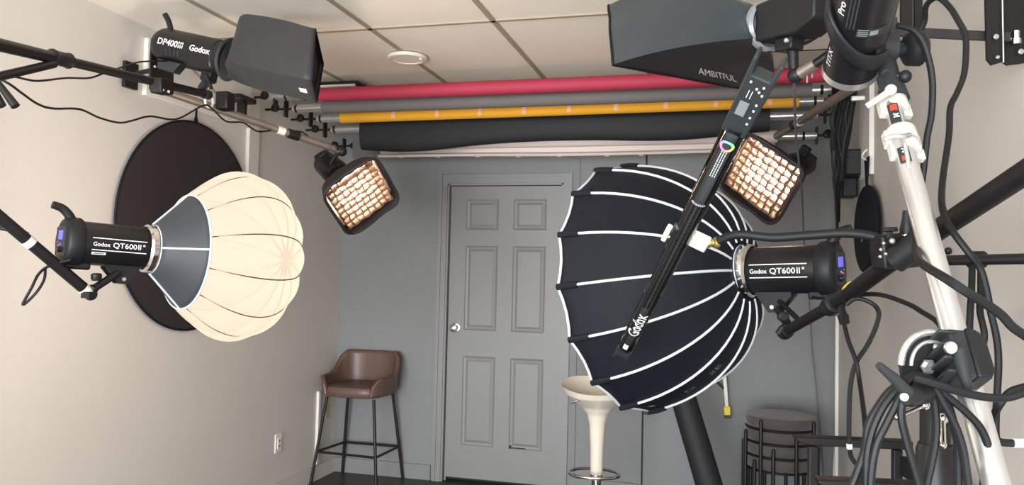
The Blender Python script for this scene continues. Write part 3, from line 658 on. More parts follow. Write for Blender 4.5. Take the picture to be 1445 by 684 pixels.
# ================================================================== GRID SOFTBOXES
def grid_softbox(lab, c, U, W, tilt, w_, h_, light_lab, side):
    # c centre point, U screen direction of the top edge, W screen direction down the face
    view = (c - EYE).normalized(); U = (U - view * U.dot(view)).normalized(); W = (W - view * W.dot(view) - U * W.dot(U)).normalized()
    n = (-view * math.cos(tilt) + W * math.sin(tilt)).normalized(); Dn = (W * math.cos(tilt) + view * math.sin(tilt)).normalized()
    n = (n + U * side).normalized(); U = (U - n * U.dot(n)).normalized(); Dn = (Dn - n * Dn.dot(n) - U * Dn.dot(U)).normalized()
    T = Matrix(((n.x, U.x, -Dn.x, c.x), (n.y, U.y, -Dn.y, c.y), (n.z, U.z, -Dn.z, c.z), (0, 0, 0, 1)))
    t = thing('grid_softbox', lab, 'softbox', T, 'lit grid softboxes')
    hw, hh = w_ / 2, h_ / 2; n4 = 8
    def rr(u, hw, hh, rad):
        q = (u % 1) * 4; i = int(q); s = q - i; pts = [(-hw, hh), (hw, hh), (hw, -hh), (-hw, -hh)]
        p = V(pts[i]).lerp(V(pts[(i + 1) % 4]), s)
        ax, ay = max(0, abs(p.x) - (hw - rad)), max(0, abs(p.y) - (hh - rad)); L = math.hypot(ax, ay)
        if ax > 0 and ay > 0: k = rad / max(L, 1e-6); k = min(k, 1); p = V((math.copysign(hw - rad + ax * k, p.x), math.copysign(hh - rad + ay * k, p.y)))
        return p
    def sh(u, v):
        sc = [1.0, 1.10, 1.06, .30][0]
        x = .035 - .26 * v; g = 1.24 if v < .01 else (1.24 - .86 * v ** 1.6)
        p = rr(u, hw * g, hh * g, .05 * g); return V((x + .006 * math.sin(u * 40), p.x, p.y))
    s = obj('shell', MB().surf(sh, 48, 10, cu=True), 'coffee', t, local=True, solid=.003)
    obj('rear_cap', MB().box((-.225, 0, 0), (.012, hw * .75, hh * .75)), 'coffee', t, local=True, bevel=.004)
    obj('lip', MB().tube([V(sh(k / 48, 0)) for k in range(48)], .009, 8, True), 'coffee', t, local=True)
    g = MB(); K = 8; dp = .048
    def wob(y, z): return .003 * noise.noise(V((y * 30, z * 30, w_ * 10 + side * 5)))
    for i in range(K + 1):
        y = -hw * 1.04 + 2.08 * hw * i / K
        g.surf(lambda u, v: V((.012 - dp * v + .006 * noise.noise(V((y * 9, u * 4, 2))), y + wob(y, u) + .0035 * math.sin(u * 25 + i) * (1 - v), (-hh + 2 * hh * u) * 1.04)), 24, 2)
        z = -hh * 1.04 + 2.08 * hh * i / K
        g.surf(lambda u, v: V((.012 - dp * v + .006 * noise.noise(V((u * 4, z * 9, 7))), (-hw + 2 * hw * u) * 1.04, z + wob(z, u) + .0035 * math.sin(u * 25 + i * 2) * (1 - v))), 24, 2)
    obj('egg_crate_grid', g, 'gridcloth', t, local=True, solid=.0016)
    obj('inner_diffuser', MB().box((-.09, 0, .01), (.004, w_ * .80, h_ * .80)), 'hot', t, local=True, bevel=.001, label='glowing inner diffuser')
    # head behind it
    h = thing('flash_head', light_lab, 'strobe light', T @ Matrix.Translation((-.25, 0, 0)) @ Matrix.Scale(1.25, 4))
    obj('body', MB().lathe([(0, .055), (-.03, .06), (-.16, .055), (-.18, .04)], None, 28), 'body', h, local=True)
    obj('rear_grip', MB().box((-.19, 0, .0), (.05, .05, .07)), 'plastic', h, local=True, bevel=.01)
    obj('bracket', MB().box((-.08, 0, .075), (.03, .04, .05)), 'plastic', h, local=True, bevel=.004)
    return T
TG = grid_softbox('lit warm grid softbox hanging from the left rail near the corner', at(507, 274, 4.2), R_ * 63 + U_ * 37, R_ * 32 - U_ * 52, math.radians(34), .278, .272, 'dark flash head behind the left grid softbox', .16)
TG2 = grid_softbox('lit warm grid softbox on the right, partly behind the slanted tube light', at(1076, 250, 4.1), R_ * 72 - U_ * 36, -R_ * 15 - U_ * 67, math.radians(24), .318, .285, 'dark flash head behind the right grid softbox', -.38)
lf = thing('hanging_mount', 'black clamp hanging the left grid softbox from the rail end', 'clamp', at(484, 214, 4.33))
obj('post', MB().cyl(at(482, 208, 4.33), TG @ V((-.30, 0, .07)), .012), 'black', lf); obj('swivel', MB().sphere(at(483, 214, 4.33), .026), 'plastic', lf); obj('knob', MB().sphere(at(476, 209, 4.3), .013), 'plastic', lf)

# ================================================================== SEATING AND LEANERS
def leg_bar(name, a, b_, r, mt, p): return obj(name, MB().cyl(a, b_, r, n=14), mt, p)
def brown_stool():
    c = V((-2.40, 5.06, 0)); t = thing('bar_stool', 'brown upholstered bar stool with low back in the left corner', 'stool', c)
    z = .595
    tops = [V((-2.585, 4.915, z)), V((-2.235, 4.90, z)), V((-2.225, 5.19, z)), V((-2.565, 5.19, z))]
    bots = [V((-2.665, 4.87, 0)), V((-2.165, 4.83, 0)), V((-2.158, 5.255, 0)), V((-2.62, 5.245, 0))]
    for a, b_ in zip(tops, bots): leg_bar('leg', a, b_, .0105, 'black', t)
    K = [a.lerp(b_, (z - .225) / z) for a, b_ in zip(tops, bots)]
    for i in range(4): leg_bar('stretcher', K[i], K[(i + 1) % 4], .0085, 'black', t)
    s = MB(); 
    # seat pad: rounded slab
    def se(u, v, hx, hy, zz):
        a = 2 * PI * u; cx = math.copysign(abs(math.cos(a)) ** .55, math.cos(a)); cy = math.copysign(abs(math.sin(a)) ** .55, math.sin(a)); return V((c.x + hx * cx, c.y - .02 + hy * cy, zz))
    lv = [(.01, .6), (.17, .598), (.195, .606), (.205, .625), (.205, .65), (.196, .668), (.17, .676), (.01, .672)]
    s.surf(lambda u, v: se(u, v, lv[round(v * 7)][0] * 1.03, lv[round(v * 7)][0] * 1.0, lv[round(v * 7)][1]), 40, 7, cu=True); obj('seat', s, 'brown', t)
    # wrap-round back and arms, open towards the front
    def bk(u, v, o):
        a = -.30 * PI + 1.6 * PI * u   # right-front over back to left-front
        ca, sa = math.cos(a), math.sin(a); cx = math.copysign(abs(ca) ** .6, ca); cy = math.copysign(abs(sa) ** .6, sa)
        q = max(0, sa); back = min(1, max(0, (sa + .05) / .75)); back = back * back * (3 - 2 * back)
        top = .735 + .15 * back; 
        if u < .06 or u > .94: top -= .055 * (1 - min(u, 1 - u) / .06)
        zz = .615 + (top - .615) * v; fl = 1 + .10 * v * (1 if sa < .5 else .5)
        return V((c.x + (.212 + o) * cx * fl, c.y - .02 + (.212 + o) * cy * (1 + .02 * v), zz))
    b = MB(); b.surf(lambda u, v: bk(u, v, .0), 56, 8); obj('backrest', b, 'brown', t, solid=.028, bevel=0)
brown_stool()
def white_stool():
    c = at(843, 600, 4.35); cx, cy = c.x, c.y; t = thing('swivel_stool', 'ivory moulded swivel bar stool with chrome foot ring', 'stool', (cx, cy, 0))
    # bowl and stem in one moulding
    zr = .83; prof = [(.029, .335), (.032, .36), (.035, .50), (.043, .635), (.056, .690), (.088, .732), (.134, .765), (.174, .797), (.192, .835)]
    def fn(u, v):
        i = v * (len(prof) - 1); j = min(int(i), len(prof) - 2); s = i - j; r = prof[j][0] * (1 - s) + prof[j + 1][0] * s; z = prof[j][1] * (1 - s) + prof[j + 1][1] * s
        a = 2 * PI * u; wgt = max(0, (v - .6) / .4) ** 1.5
        back = math.cos(a - math.radians(100)); return V((cx + r * math.cos(a) * 1.05, cy + r * math.sin(a), z + wgt * ((.05 if back > 0 else .004) * back + .012 * math.cos(2 * a))))
    b = MB(); b.surf(lambda u, v: fn(u, v), 56, 40, cu=True)
    ins = lambda u, v: fn(u, 1 - .0 * v).lerp(V((cx, cy, .765)), v) + V((0, 0, -.03 * math.sin(PI * v)))
    b.surf(ins, 56, 12, cu=True); obj('seat', b, 'ivory', t, angle=1.2)
    obj('post', MB().cyl((cx, cy, .02), (cx, cy, .36), .026, n=28), 'chrome', t)
    obj('collar', MB().lathe([(0, .034), (.03, .034)], frame((cx, cy, .335), (0, 0, 1)), 28), 'chrome', t)
    rc = at(840, 649.5, 4.35); b = MB().tube([V((rc.x + .138 * math.cos(2 * PI * k / 48), cy - .03 + .11 * math.sin(2 * PI * k / 48), .375)) for k in range(48)], .0085, 10, True)
    b.cyl((cx, cy + .0, .375), (cx, cy + .08, .375), .008); b.lathe([(0, .032), (.03, .032)], frame((cx, cy, .36), (0, 0, 1)), 24); obj('foot_ring', b, 'chrome', t)
    obj('base', MB().lathe([(0, .2), (.008, .2), (.02, .17), (.035, .06), (.05, .03)], frame((cx, cy, 0), (0, 0, 1)), 48), 'chrome', t)
    obj('lever', MB().tube(spline([at(805, 569, 4.2), at(814, 566, 4.22), at(832, 560, 4.3)], 4), .005, 8), 'chrome', t)
white_stool()
def round_stools():
    c = at(1101, 590, 4.52); cx, cy = c.x, c.y; first = None
    labs = ['round taupe stool, lowest of the stack by the right corner', 'round taupe stool, second from the bottom of the stack by the right corner', 'round taupe stool, second from the top of the stack by the right corner', 'round taupe stool on top of the stack by the right corner']
    for k in range(4):
        z = .455 + .075 * k
        if first is None:
            t = thing('round_stool', labs[k], 'stool', (cx, cy, 0), 'stacked round stools'); first = t
            obj('cushion', MB().lathe([(0, .16), (.004, .185), (.018, .193), (.048, .195), (.062, .188), (.068, .165), (.070, .01)], frame((cx, cy, .395), (0, 0, 1)), 48), 'velvet', t)
            for j in range(4):
                a = PI / 4 + j * PI / 2; x, y = cx + .203 * math.cos(a), cy + .203 * math.sin(a)
                l = MB().cyl((x, y, 0), (x, y, .44), .0105, n=12); l.sphere((x, y, .44), .0105); obj('leg', l, 'black', t)
            obj('seat_ring', MB().tube([V((cx + .186 * math.cos(2 * PI * q / 40), cy + .186 * math.sin(2 * PI * q / 40), .39)) for q in range(40)], .007, 8, True), 'black', t)
        else:
            t = first.copy(); C.objects.link(t); t['label'] = labs[k]
            for ch in first.children: d = ch.copy(); C.objects.link(d); d.parent = t
            t.matrix_world = Matrix.Translation((cx, cy, .075 * k)) @ Matrix.Rotation([0, .55, -.42, .2][k], 4, 'Z')
round_stools()
def leaning_roll():
    P0 = onZ(1024, 763, .07); P1 = at(902, 350, 4.95)
    t = thing('leaning_roll', 'thick black tube leaning against the grey back wall', 'tube', P0); d = (P1 - P0).normalized()
    obj('wrap', MB().lathe([(0, .068), (.005, .072), ((P1 - P0).length, .072)], frame(P0, d), 40), 'blackpaper', t)
    obj('end_plug', MB().cyl(P0 - d * .01, P0 + d * .02, .045), 'plastic', t)
leaning_roll()
def ladder():
    f1, f2 = onY(1026, 578, 5.20), onY(913, 573, 5.20); u1, u2 = onY(1014, 420, 5.20), onY(905, 420, 5.20)
    t = thing('folded_ladder', 'white metal folding ladder with yellow feet hung on the back wall', 'ladder', (f1 + f2) / 2)
    for f, u in ((f1, u1), (f2, u2)):
        d = (u - f).normalized(); obj('rail', MB().box((0, 0, 0), (1, .02, .026), frame((f + u) / 2, d, V((0, 1, 0))) @ Matrix.Diagonal(((u - f).length, 1, 1, 1))), 'wallwhite', t)
        ft = obj('foot', MB().box((0, 0, 0), (.055, .04, .035), frame(f - d * .005, d, V((0, 1, 0)))), 'yellowtape', t, bevel=.004, label='yellow plastic foot')
        obj('rubber_tip', MB().box((0, 0, 0), (.02, .042, .037), frame(f - d * .04, d, V((0, 1, 0)))), 'black', ft, bevel=.002)
    obj('cross_bar', MB().cyl(f1.lerp(u1, .45), f2.lerp(u2, .45), .01), 'steel', t)
    obj('brace', MB().cyl(onY(1021, 548, 5.19), onY(985, 512, 5.19), .007), 'black', t)
    obj('cross_bar', MB().cyl(f1.lerp(u1, .95), f2.lerp(u2, .95), .01), 'steel', t)
ladder()
def armchair():
    # two flat arms at the same height, front ends to the left
    zA = .94
    def pz(px, py): return onZ(px, py, zA)
    far, near = pz(1120, 614), pz(1150, 673); farR = pz(1284, 621)
    d = V((farR.x - far.x, farR.y - far.y, 0)).normalized(); s = V((near.x - far.x, near.y - far.y, 0)); s = s - d * s.dot(d); wd = s.length; s.normalize(); La = (farR - far).length
    t = thing('armchair', 'tall black chair with two flat arms behind the silver stand at lower right', 'chair', (far + near) / 2 - V((0, 0, zA)))
    for q in (far, near):
        o = V((q.x, q.y, 0)); X = Matrix(((d.x, s.x, 0, o.x), (d.y, s.y, 0, o.y), (0, 0, 1, 0), (0, 0, 0, 1)))
        b = MB(); poly = [(0, zA - .004), (.01, zA), (La, zA), (La, zA - .026), (.05, zA - .026), (.02, zA - .02), (.004, zA - .012)]
        b.prism(poly, .055, X @ Matrix(((1, 0, 0, 0), (0, 0, 1, -.0275), (0, 1, 0, 0), (0, 0, 0, 1)))); obj('armrest', b, 'black', t, bevel=.003)
        for x in (.06, La - .04): obj('leg', MB().box((x, 0, (zA - .03) / 2), (.028, .028, zA - .03), X), 'black', t, bevel=.003)
    X = Matrix(((d.x, s.x, 0, far.x), (d.y, s.y, 0, far.y), (0, 0, 1, 0), (0, 0, 0, 1)))
    obj('seat', MB().box((La / 2, wd / 2, .70), (La * .8, wd, .05), X), 'plastic', t, bevel=.01)
    obj('back_bar', MB().box((La - .02, wd / 2, .86), (.03, wd, .06), X), 'plastic', t, bevel=.005)
armchair()

# ================================================================== UPPER RIGHT
def big_box():
    c0 = at(1072, 38, 2.2); ax = cdir(-.80, -.16, .55); x, y, z = basis(ax, U_)
    A, B, D = at(865, 91, 2.22), at(1056, 126, 2.62), at(859, 8, 2.58); Cc = B + (D - A)
    t = thing('rectangular_softbox', 'large dark rectangular softbox at the top right with small white lettering', 'softbox', frame(c0, ax, U_))
    fn = loft(c0, .058, y, z, [Cc, D, A, B] if y.dot(R_) < 0 else [D, Cc, B, A], .03, fast=2.4)
    b = MB(); b.surf(fn, 64, 16, cu=True)
    for i in range(len(b.f)):
        u = (i % 64) / 64; 
        b.m[i] = 1 if u >= .5 and u < .75 else 0
    s = obj('shell', b, ['teal', 'brownblack'], t, solid=.003, angle=.35, merge=True)
    obj('hem', MB().tube([fn(k / 64, 1) for k in range(64)], .005, 6, True), 'fabric', t)
    b = MB(); cc = (A + B + Cc + D) / 4; b.add([p.lerp(cc, .03) for p in (A, B, Cc, D)], [(0, 1, 2, 3)]); obj('front_panel', b, 'whitepaper', t, solid=.002)
    return t, fn, s, (A, B, Cc, D), c0, ax
bt, bfn, bs, bc, bc0, bax = big_box()
def face_text(mb, s, fn, ctr, udir, vdir, size, nrm):
    vs, fs = text_geo(s, size, bold=0); mb.add([fn(ctr[0] + udir[0] * p.x + vdir[0] * p.y, ctr[1] + udir[1] * p.x + vdir[1] * p.y) + nrm for p in vs], fs)
# lower face: between A and B; find (u, v) there whose place sits under the lettering
best = None
for i in range(40):
    for j in range(40):
        u, v = .5 + .25 * i / 40, j / 40; p = bfn(u, v) - EYE; px = CX + F * p.dot(R_) / p.dot(FW); py = CY - F * p.dot(U_) / p.dot(FW)
        e = (px - 1012) ** 2 + (py - 104) ** 2
        if best is None or e < best[0]: best = (e, u, v)
def uvdir(u, v, tx, ty):
    def pj(u, v): p = bfn(u, v) - EYE; return V((CX + F * p.dot(R_) / p.dot(FW), CY - F * p.dot(U_) / p.dot(FW)))
    p0 = pj(u, v); du = (pj(u + .01, v) - p0) / .01; dv = (pj(u, v - .01) - p0) / -.01; det = du.x * dv.y - du.y * dv.x
    return ((tx * dv.y - ty * dv.x) / det, (du.x * ty - du.y * tx) / det)
_, bu, bv = best
b = MB(); nn = (bfn(bu + .01, bv) - bfn(bu - .01, bv)).cross(bfn(bu, bv + .01) - bfn(bu, bv - .01)).normalized(); nn = nn * (.004 if nn.dot(EYE - bfn(bu, bv)) > 0 else -.004)
face_text(b, 'AMBITFUL', bfn, (bu, bv), uvdir(bu, bv, 11.5, 2.4), uvdir(bu, bv, -3, -12), 1, nn)
obj('lettering', b, 'white', bs, flat=True, merge=False, label='white lettering on the lower face')
def grip_flash():
    a = at(1084, 36, 2.18); e = at(1160, 14, 2.02); ax = (a - e).normalized(); X = frame(a, ax, U_)
    t = thing('battery_flash', 'dark boxy battery flash head with display on the top right softbox', 'strobe light', X); L = (a - e).length
    obj('body', MB().prism([(0, -.05), (0, .05), (-L - .02, .062), (-L - .02, -.028), (-L + .04, -.055)], .1, Matrix(((1, 0, 0, 0), (0, 0, 1, -.05), (0, 1, 0, 0), (0, 0, 0, 1)))), 'plastic', t, local=True, bevel=.006)
    obj('mount_ring', MB().lathe([(-.004, .060), (.004, .068), (.016, .068), (.024, .060), (.024, .045), (-.004, .045)], None, 36, cap=False), 'lcdgrey', t, local=True, label='grey metal mount ring')
    b = MB(); b.box((-.055, -.052, .012), (.026, .003, .03)); obj('display', b, 'lcddark', t, local=True, bevel=.001)
    b = MB(); 
    for z in (.022, .004): b.box((-.078, -.0525, z), (.006, .002, .002))
    text_on(b, 'II', lambda u, v: V((-L + .0 + u, -.0515, .02 + v)), .022)
    obj('markings', b, 'dimprint', t, local=True)
    obj('battery', MB().box((-L + .045, -.03, .01), (.06, .05, .05)), 'lcddark', t, local=True, bevel=.006)
    obj('yoke', MB().box((-.075, .0, -.065), (.06, .05, .04)), 'plastic', t, local=True, bevel=.006)
    p = lambda px, py, d=2.12: X.inverted() @ at(px, py, d)
    obj('grip', MB().cyl(p(1118, 52), p(1120, 98), .016, .013, n=16), 'plastic', t, local=True)
    obj('pivot_bolt', MB().sphere(p(1110, 57, 2.07), .0075), 'steel', t, local=True, label='bright pivot bolt')
    obj('lever', MB().tube(spline([p(1112, 64), p(1135, 58), p(1157, 47, 2.1)], 5), lambda q: .007 + .004 * math.sin(PI * q), 10), 'plastic', t, local=True)
    obj('spigot', MB().cyl(p(1121, 96), p(1122, 110), .010), 'steel', t, local=True)
grip_flash()
t = thing('support_arm', 'black clamp arm between the top right flash heads', 'arm', at(1165, 85, 2.1))
obj('tube', MB().cyl(at(1125, 108, 2.12), at(1180, 70, 2.05), .012), 'black', t)
obj('sleeve', MB().cyl(at(1128, 104, 2.11), at(1150, 90, 2.08), .016), 'oldmetal', t)
obj('swivel', MB().sphere(at(1123, 106, 2.12), .022), 'plastic', t)
for px, py in ((1139, 112), (1146, 105)): obj('wing_screw', MB().cyl(at(px, py - 6, 2.1), at(px, py + 5, 2.1), .003), 'oldmetal', t)
def top_strobe():
    c = at(1199, 100, 1.5); tp = at(1229, -30, 1.32); ax = (c - tp).normalized(); X = frame(c, ax, R_)
    t = thing('studio_strobe', 'black flash head pointing down with silver rim at the top right', 'strobe light', X)
    body = obj('body', MB().lathe([(-.36, .045), (-.30, .052), (-.11, .052), (-.095, .050)], None, 44), 'body', t, local=True)
    obj('reflector', MB().lathe([(-.10, .046), (-.09, .044), (-.012, .049), (-.012, .046), (-.09, .041)], None, 44, cap=False), 'body', t, local=True)
    obj('rim_band', MB().lathe([(-.014, .0495), (.0, .0505), (.0, .047), (-.014, .046)], None, 44, cap=False), 'silver', t, local=True, label='silver rim band')
    # find the local angle that faces the camera
    q = X.inverted() @ EYE; an = math.atan2(q.z, q.y)
    def fn(R, x0, a0, rot=0):
        cr, sr = math.cos(rot), math.sin(rot)
        return lambda u, v: V((x0 + (u * sr + v * -cr) * 1, R * math.cos(an + a0 + (u * cr + v * sr) / R), R * math.sin(an + a0 + (u * cr + v * sr) / R)))
    sg = 1 if (X.to_3x3() @ V((0, -math.sin(an), math.cos(an)))).dot(R_) > 0 else -1
    def fs(R, x0, a0, vert=False):
        if vert: return lambda u, v: V((x0 - u, R * math.cos(an + sg * (a0 - v / R)), R * math.sin(an + sg * (a0 - v / R))))
        return lambda u, v: V((x0 - v, R * math.cos(an + sg * (a0 + u / R)), R * math.sin(an + sg * (a0 + u / R))))
    b = MB(); text_on(b, 'Pro', fs(.0528, -.185, -.70, True), .020, bold=.015); obj('lettering', b, 'white', body, local=True, flat=True, merge=False, label='white lettering'); b = MB(); text_on(b, 'TITX', fs(.048, -.055, -.95, True), .02)
    obj('lettering', b, 'white', body, local=True, flat=True, merge=False, label='white lettering')
    b = MB()
    for k in range(3): rect_on(b, fs(.0526, -.19, -.42 + .12 * k, False), -.0015, -.04, .0015, .04, 3)
    obj('vents', b, 'gap', body, local=True)
    b = MB(); rect_on(b, fs(.0528, -.148, .35), -.022, -.012, .03, .006); obj('rating_plate', b, 'gap', body, local=True)
    b = MB()
    for k in range(4): rect_on(b, fs(.0532, -.148, .35), -.02, -.009 + .0042 * k, -.004 + .002 * (k % 2), -.0072 + .0042 * k, 2)
    rect_on(b, fs(.0532, -.148, .35), .000, -.008, .014, .002, 3)
    obj('plate_print', b, 'lcdgrey', body, local=True)
    # swooping collar of the swivel yoke
    b = MB(); R = .057
    b.surf(lambda u, v: (lambda a, x: V((x, R * (1 + .05 * math.sin(PI * v)) * math.cos(an + sg * a), R * (1 + .05 * math.sin(PI * v)) * math.sin(an + sg * a))))(-1.75 + 3.0 * u, -.170 + .088 * (0.5 + .5 * math.tanh((u - .5) * 3.5)) + .034 * v), 40, 6)
    obj('yoke', b, 'plastic', t, local=True, solid=.008)
    return X
XT = top_strobe()
# ---- near stand with its joint, tubes and clips
def stand():
    j = at(1347, 503, 1.16); t = thing('boom_stand', 'thick silver telescoping boom on a black stand at the right', 'light stand', V((at(1322, 600, 1.2).x, at(1322, 600, 1.2).y, 0)))
    a, m1, e = at(1254, 128, 1.47), at(1280, 232, 1.36), at(1436, 790, 1.0)
    d = (e - a).normalized()
    obj('upper_tube', MB().cyl(a, m1, .0145, n=28), 'silver', t); 
    main = obj('main_tube', MB().cyl(m1 - d * .05, e, .0180, n=36), 'silver', t)
    # socket at the top with hole, grip knob
    s0 = at(1249, 92, 1.50); obj('socket', MB().lathe([(-.035, .019), (.0, .0205), (.055, .0205), (.06, .024), (.085, .026)], frame(s0, (at(1262, 140, 1.46) - s0)), 28), 'greyplastic', t)
    obj('socket_hole', MB().lathe([(0, .0075), (.004, .0075)], frame(at(1250, 103, 1.474), EYE - s0), 20), 'gap', t)
    b = MB().cyl(at(1240, 68, 1.50), at(1262, 68, 1.50), .028); b.box(at(1250, 50, 1.51), (.035, .035, .06)); obj('swivel_head', b, 'greyplastic', t, bevel=.003)
    b = MB().cyl(at(1258, 73, 1.50), at(1275, 70, 1.50), .013); b.lathe([(0, .02), (.008, .031), (.03, .033), (.038, .026)], frame(at(1275, 70, 1.50), R_ * 1 + U_ * .06), 18); obj('lock_knob', b, 'plastic', t)
    tb = MB().tube([at(1223, 150, 1.44), at(1257, 128, 1.42)], lambda q: .0055 + .001 * q, 12); tb.sphere(at(1257, 127, 1.42), .0105); obj('lock_lever', tb, 'offwhite', t, label='off-white metal lock lever')
    tb = MB().sphere(at(1277, 108, 1.46), .012); tb.cyl(at(1262, 107, 1.47), at(1277, 108, 1.46), .007); obj('side_knob', tb, 'plastic', t)
    # clips
    for k, (px, py, dd, L, r) in enumerate(((1262, 148, 1.455, .030, .0235), (1272, 192, 1.405, .026, .026), (1279, 210, 1.385, .022, .024))):
        c = at(px, py, dd); b = MB().lathe([(-L / 2, r * .92), (-L / 2 + .003, r), (L / 2 - .003, r), (L / 2, r * .92)], frame(c, d), 28)
        x, y, z = basis(d, R_); b.box((0, 0, 0), (L * 1.25, .016, .018), frame(c - R_ * r * .95 + U_ * -.008 - FW * .006, d, R_)); b.box((0, 0, 0), (L * 1.0, .014, .016), frame(c + R_ * r * .92 - U_ * .012, d, R_)); obj('clip', b, 'offwhite', t, bevel=.002, label='off-white plastic clip')
    b = MB().tube(spline([at(1247, 197, 1.36), at(1262, 192, 1.355), at(1275, 193, 1.35), at(1284, 190, 1.36)], 4), .0042, 8); b.tube([at(1277, 203, 1.345), at(1283, 236, 1.335)], .0036); obj('clip_lever', b, 'steel', t)
    # stickers
    def stick(c0, c1, r, sticker):
        ax = (c1 - c0).normalized(); nn = (EYE - c0); nn = (nn - ax * nn.dot(ax)).normalized(); q = ax.cross(nn)
        L = (c1 - c0).length
        def f(u, v): a = u / r; return c0 + ax * v + nn * (r * math.cos(a)) + q * (r * math.sin(a))
        b = MB(); b.surf(lambda u, v: f((u - .5) * .019, v * L), 8, 2); st = obj('sticker', b, 'gap', t, label='black sticker with red and white print')
        r += .0006; b = MB()
        b.surf(lambda u, v: f((u - .6) * .012, L * (.08 + .3 * v) if sticker else L * (.6 + .3 * v)), 6, 2); obj('red_mark', b, 'redprint', st)
        b = MB(); text_on(b, 'M', lambda u, v: f(-.002 - v * (1), L * (.65 if sticker else .25) - u * -1), .014, bold=.02); obj('sticker_print', b, 'white', st, flat=True, merge=False)
    stick(a.lerp(m1, .26), a.lerp(m1, .52), .0152, True); stick(m1 - d * .026, m1 + d * .008, .0187, False)
    # joint: clamp housing round the main tube, arc plate, bolts
    jc = at(1357, 508, 1.115); X = frame(jc, d, FW)
    b = MB().box((0, 0, 0), (.072, .046, .046), X)
    for k in range(4): b.box((-.030 + .020 * k, .026, -.004), (.005, .026, .046), X)
    hs = obj('clamp_housing', b, 'greyplastic', t, bevel=.003)
    b = MB().prism([(-.036, -.014), (-.024, -.026), (.026, -.026), (.036, -.020), (.038, .0), (-.038, .0)], .044, X @ Matrix(((1, 0, 0, 0), (0, 1, 0, 0), (0, 0, 1, -.028), (0, 0, 0, 1)))); obj('clamp_jaw', b, 'plastic', t, bevel=.003)
    b = MB().tube([at(1341, 494, 1.07), at(1352, 492, 1.065), at(1366, 548, 1.07)], lambda q: .007 + .003 * (1 - q), 12); b.sphere(at(1341, 492, 1.065), .0085); obj('clamp_lever', b, 'greyplastic', t)
    obj('lever_bolt', MB().lathe([(0, .0085), (.004, .008)], frame(at(1340.5, 490, 1.058), -FW), 20), 'steel', t)
    # arc plate facing the camera
    def fp(px, py, d=1.135): return at(px, py, d)
    P = lambda px, py: V((px - 1309, -(py - 517), 0)) * (1.135 / F)
    O = at(1309, 517, 1.135); XP = Matrix(((R_.x, U_.x, -FW.x, O.x), (R_.y, U_.y, -FW.y, O.y), (R_.z, U_.z, -FW.z, O.z), (0, 0, 0, 1)))
    outer = [P(*q).xy for q in ((1303, 560), (1274, 535), (1271, 515), (1275, 495), (1284, 478), (1298, 468), (1309, 466), (1318, 472), (1322, 482), (1330, 485), (1342, 545), (1336, 560))]
    b = MB().prism(outer, .006, XP, -.008); obj('pivot_plate', b, 'plastic', t, bevel=.001)
    arc = []
    for k in range(17):
        a = math.radians(62 + 118 * k / 16); arc.append(V((-.001 + .040 * math.cos(a) * 1.0 + .002, .003 + .046 * math.sin(a), .0025)))
    obj('silver_arc', MB().tube([XP @ p for p in arc], .0050, 8), 'silver', t, label='silver slotted arc')
    arc2 = [V((p.x * .72 + .003, p.y * .74, .0025)) for p in arc]; obj('silver_arc', MB().tube([XP @ p for p in arc2], .0032, 8), 'silver', t)
    for px, py, r in ((1309, 517, .0075), (1321, 490, .0035), (1333, 533, .0035)): obj('bolt', MB().lathe([(0, r * 1.5), (.003, r * 1.5), (.003, r), (.008, r)], frame(at(px, py, 1.128), -FW), 6 if r > .005 else 14), 'steel', t)
    # tilt lever and hub
    b = MB().tube([at(1284, 558, 1.035), at(1262, 534, 1.02), at(1240, 515, 1.01)], lambda q: .0095 - .0045 * q, 14); obj('tilt_lever', b, 'greyplastic', t)
    b = MB().lathe([(0, .0095), (.005, .0125), (.05, .0135), (.055, .01)], frame(at(1279, 561, 1.03), R_ * .8 + FW * .6), 24); b.cyl(at(1285, 560, 1.1), at(1325, 548, 1.15), .014); obj('tilt_hub', b, 'plastic', t)
    obj('hub_button', MB().lathe([(0, .0055), (.004, .005)], frame(at(1275.5, 559.5, 1.020), cdir(-.3, 0, -1)), 20), 'steel', t)
    # column
    cb = at(1320, 560, 1.2); g = V((cb.x, cb.y, 0))
    obj('column_top', MB().cyl(V((g.x, g.y, 1.10)), V((g.x, g.y, 1.27)), .0215, n=28), 'black', t); 
    obj('column_bottom', MB().lathe([(0, .027), (1.13, .027), (1.14, .024)], frame((g.x, g.y, .06), (0, 0, 1)), 32), 'black', t)
    for px, py, qx, qy in ((1304, 571, 1265, 588), (1330, 590, 1331, 628)):
        b = MB().tube([at(px, py, 1.16), at(qx, qy, 1.13)], .0042, 10); b.sphere(at(px, py, 1.16), .0085); b.sphere(at(qx, qy, 1.13), .005); obj('tightening_bar', b, 'chrome', t, label='chrome tightening bar')
    for k in range(3):
        a = math.radians(80 + 120 * k); f = g + V((.55 * math.cos(a), .55 * math.sin(a), .012)); f.x = min(f.x, XR - .04); b = MB().cyl(g + V((0, 0, .55)), f, .012); l = obj('leg', b, 'black', t); obj('rubber_foot', MB().sphere(f + V((0, 0, .004)), .016), 'rubber', l)
        obj('leg_strut', MB().cyl(g + V((0, 0, .15)), (g + V((0, 0, .55))).lerp(f, .55), .007), 'black', t)
stand()
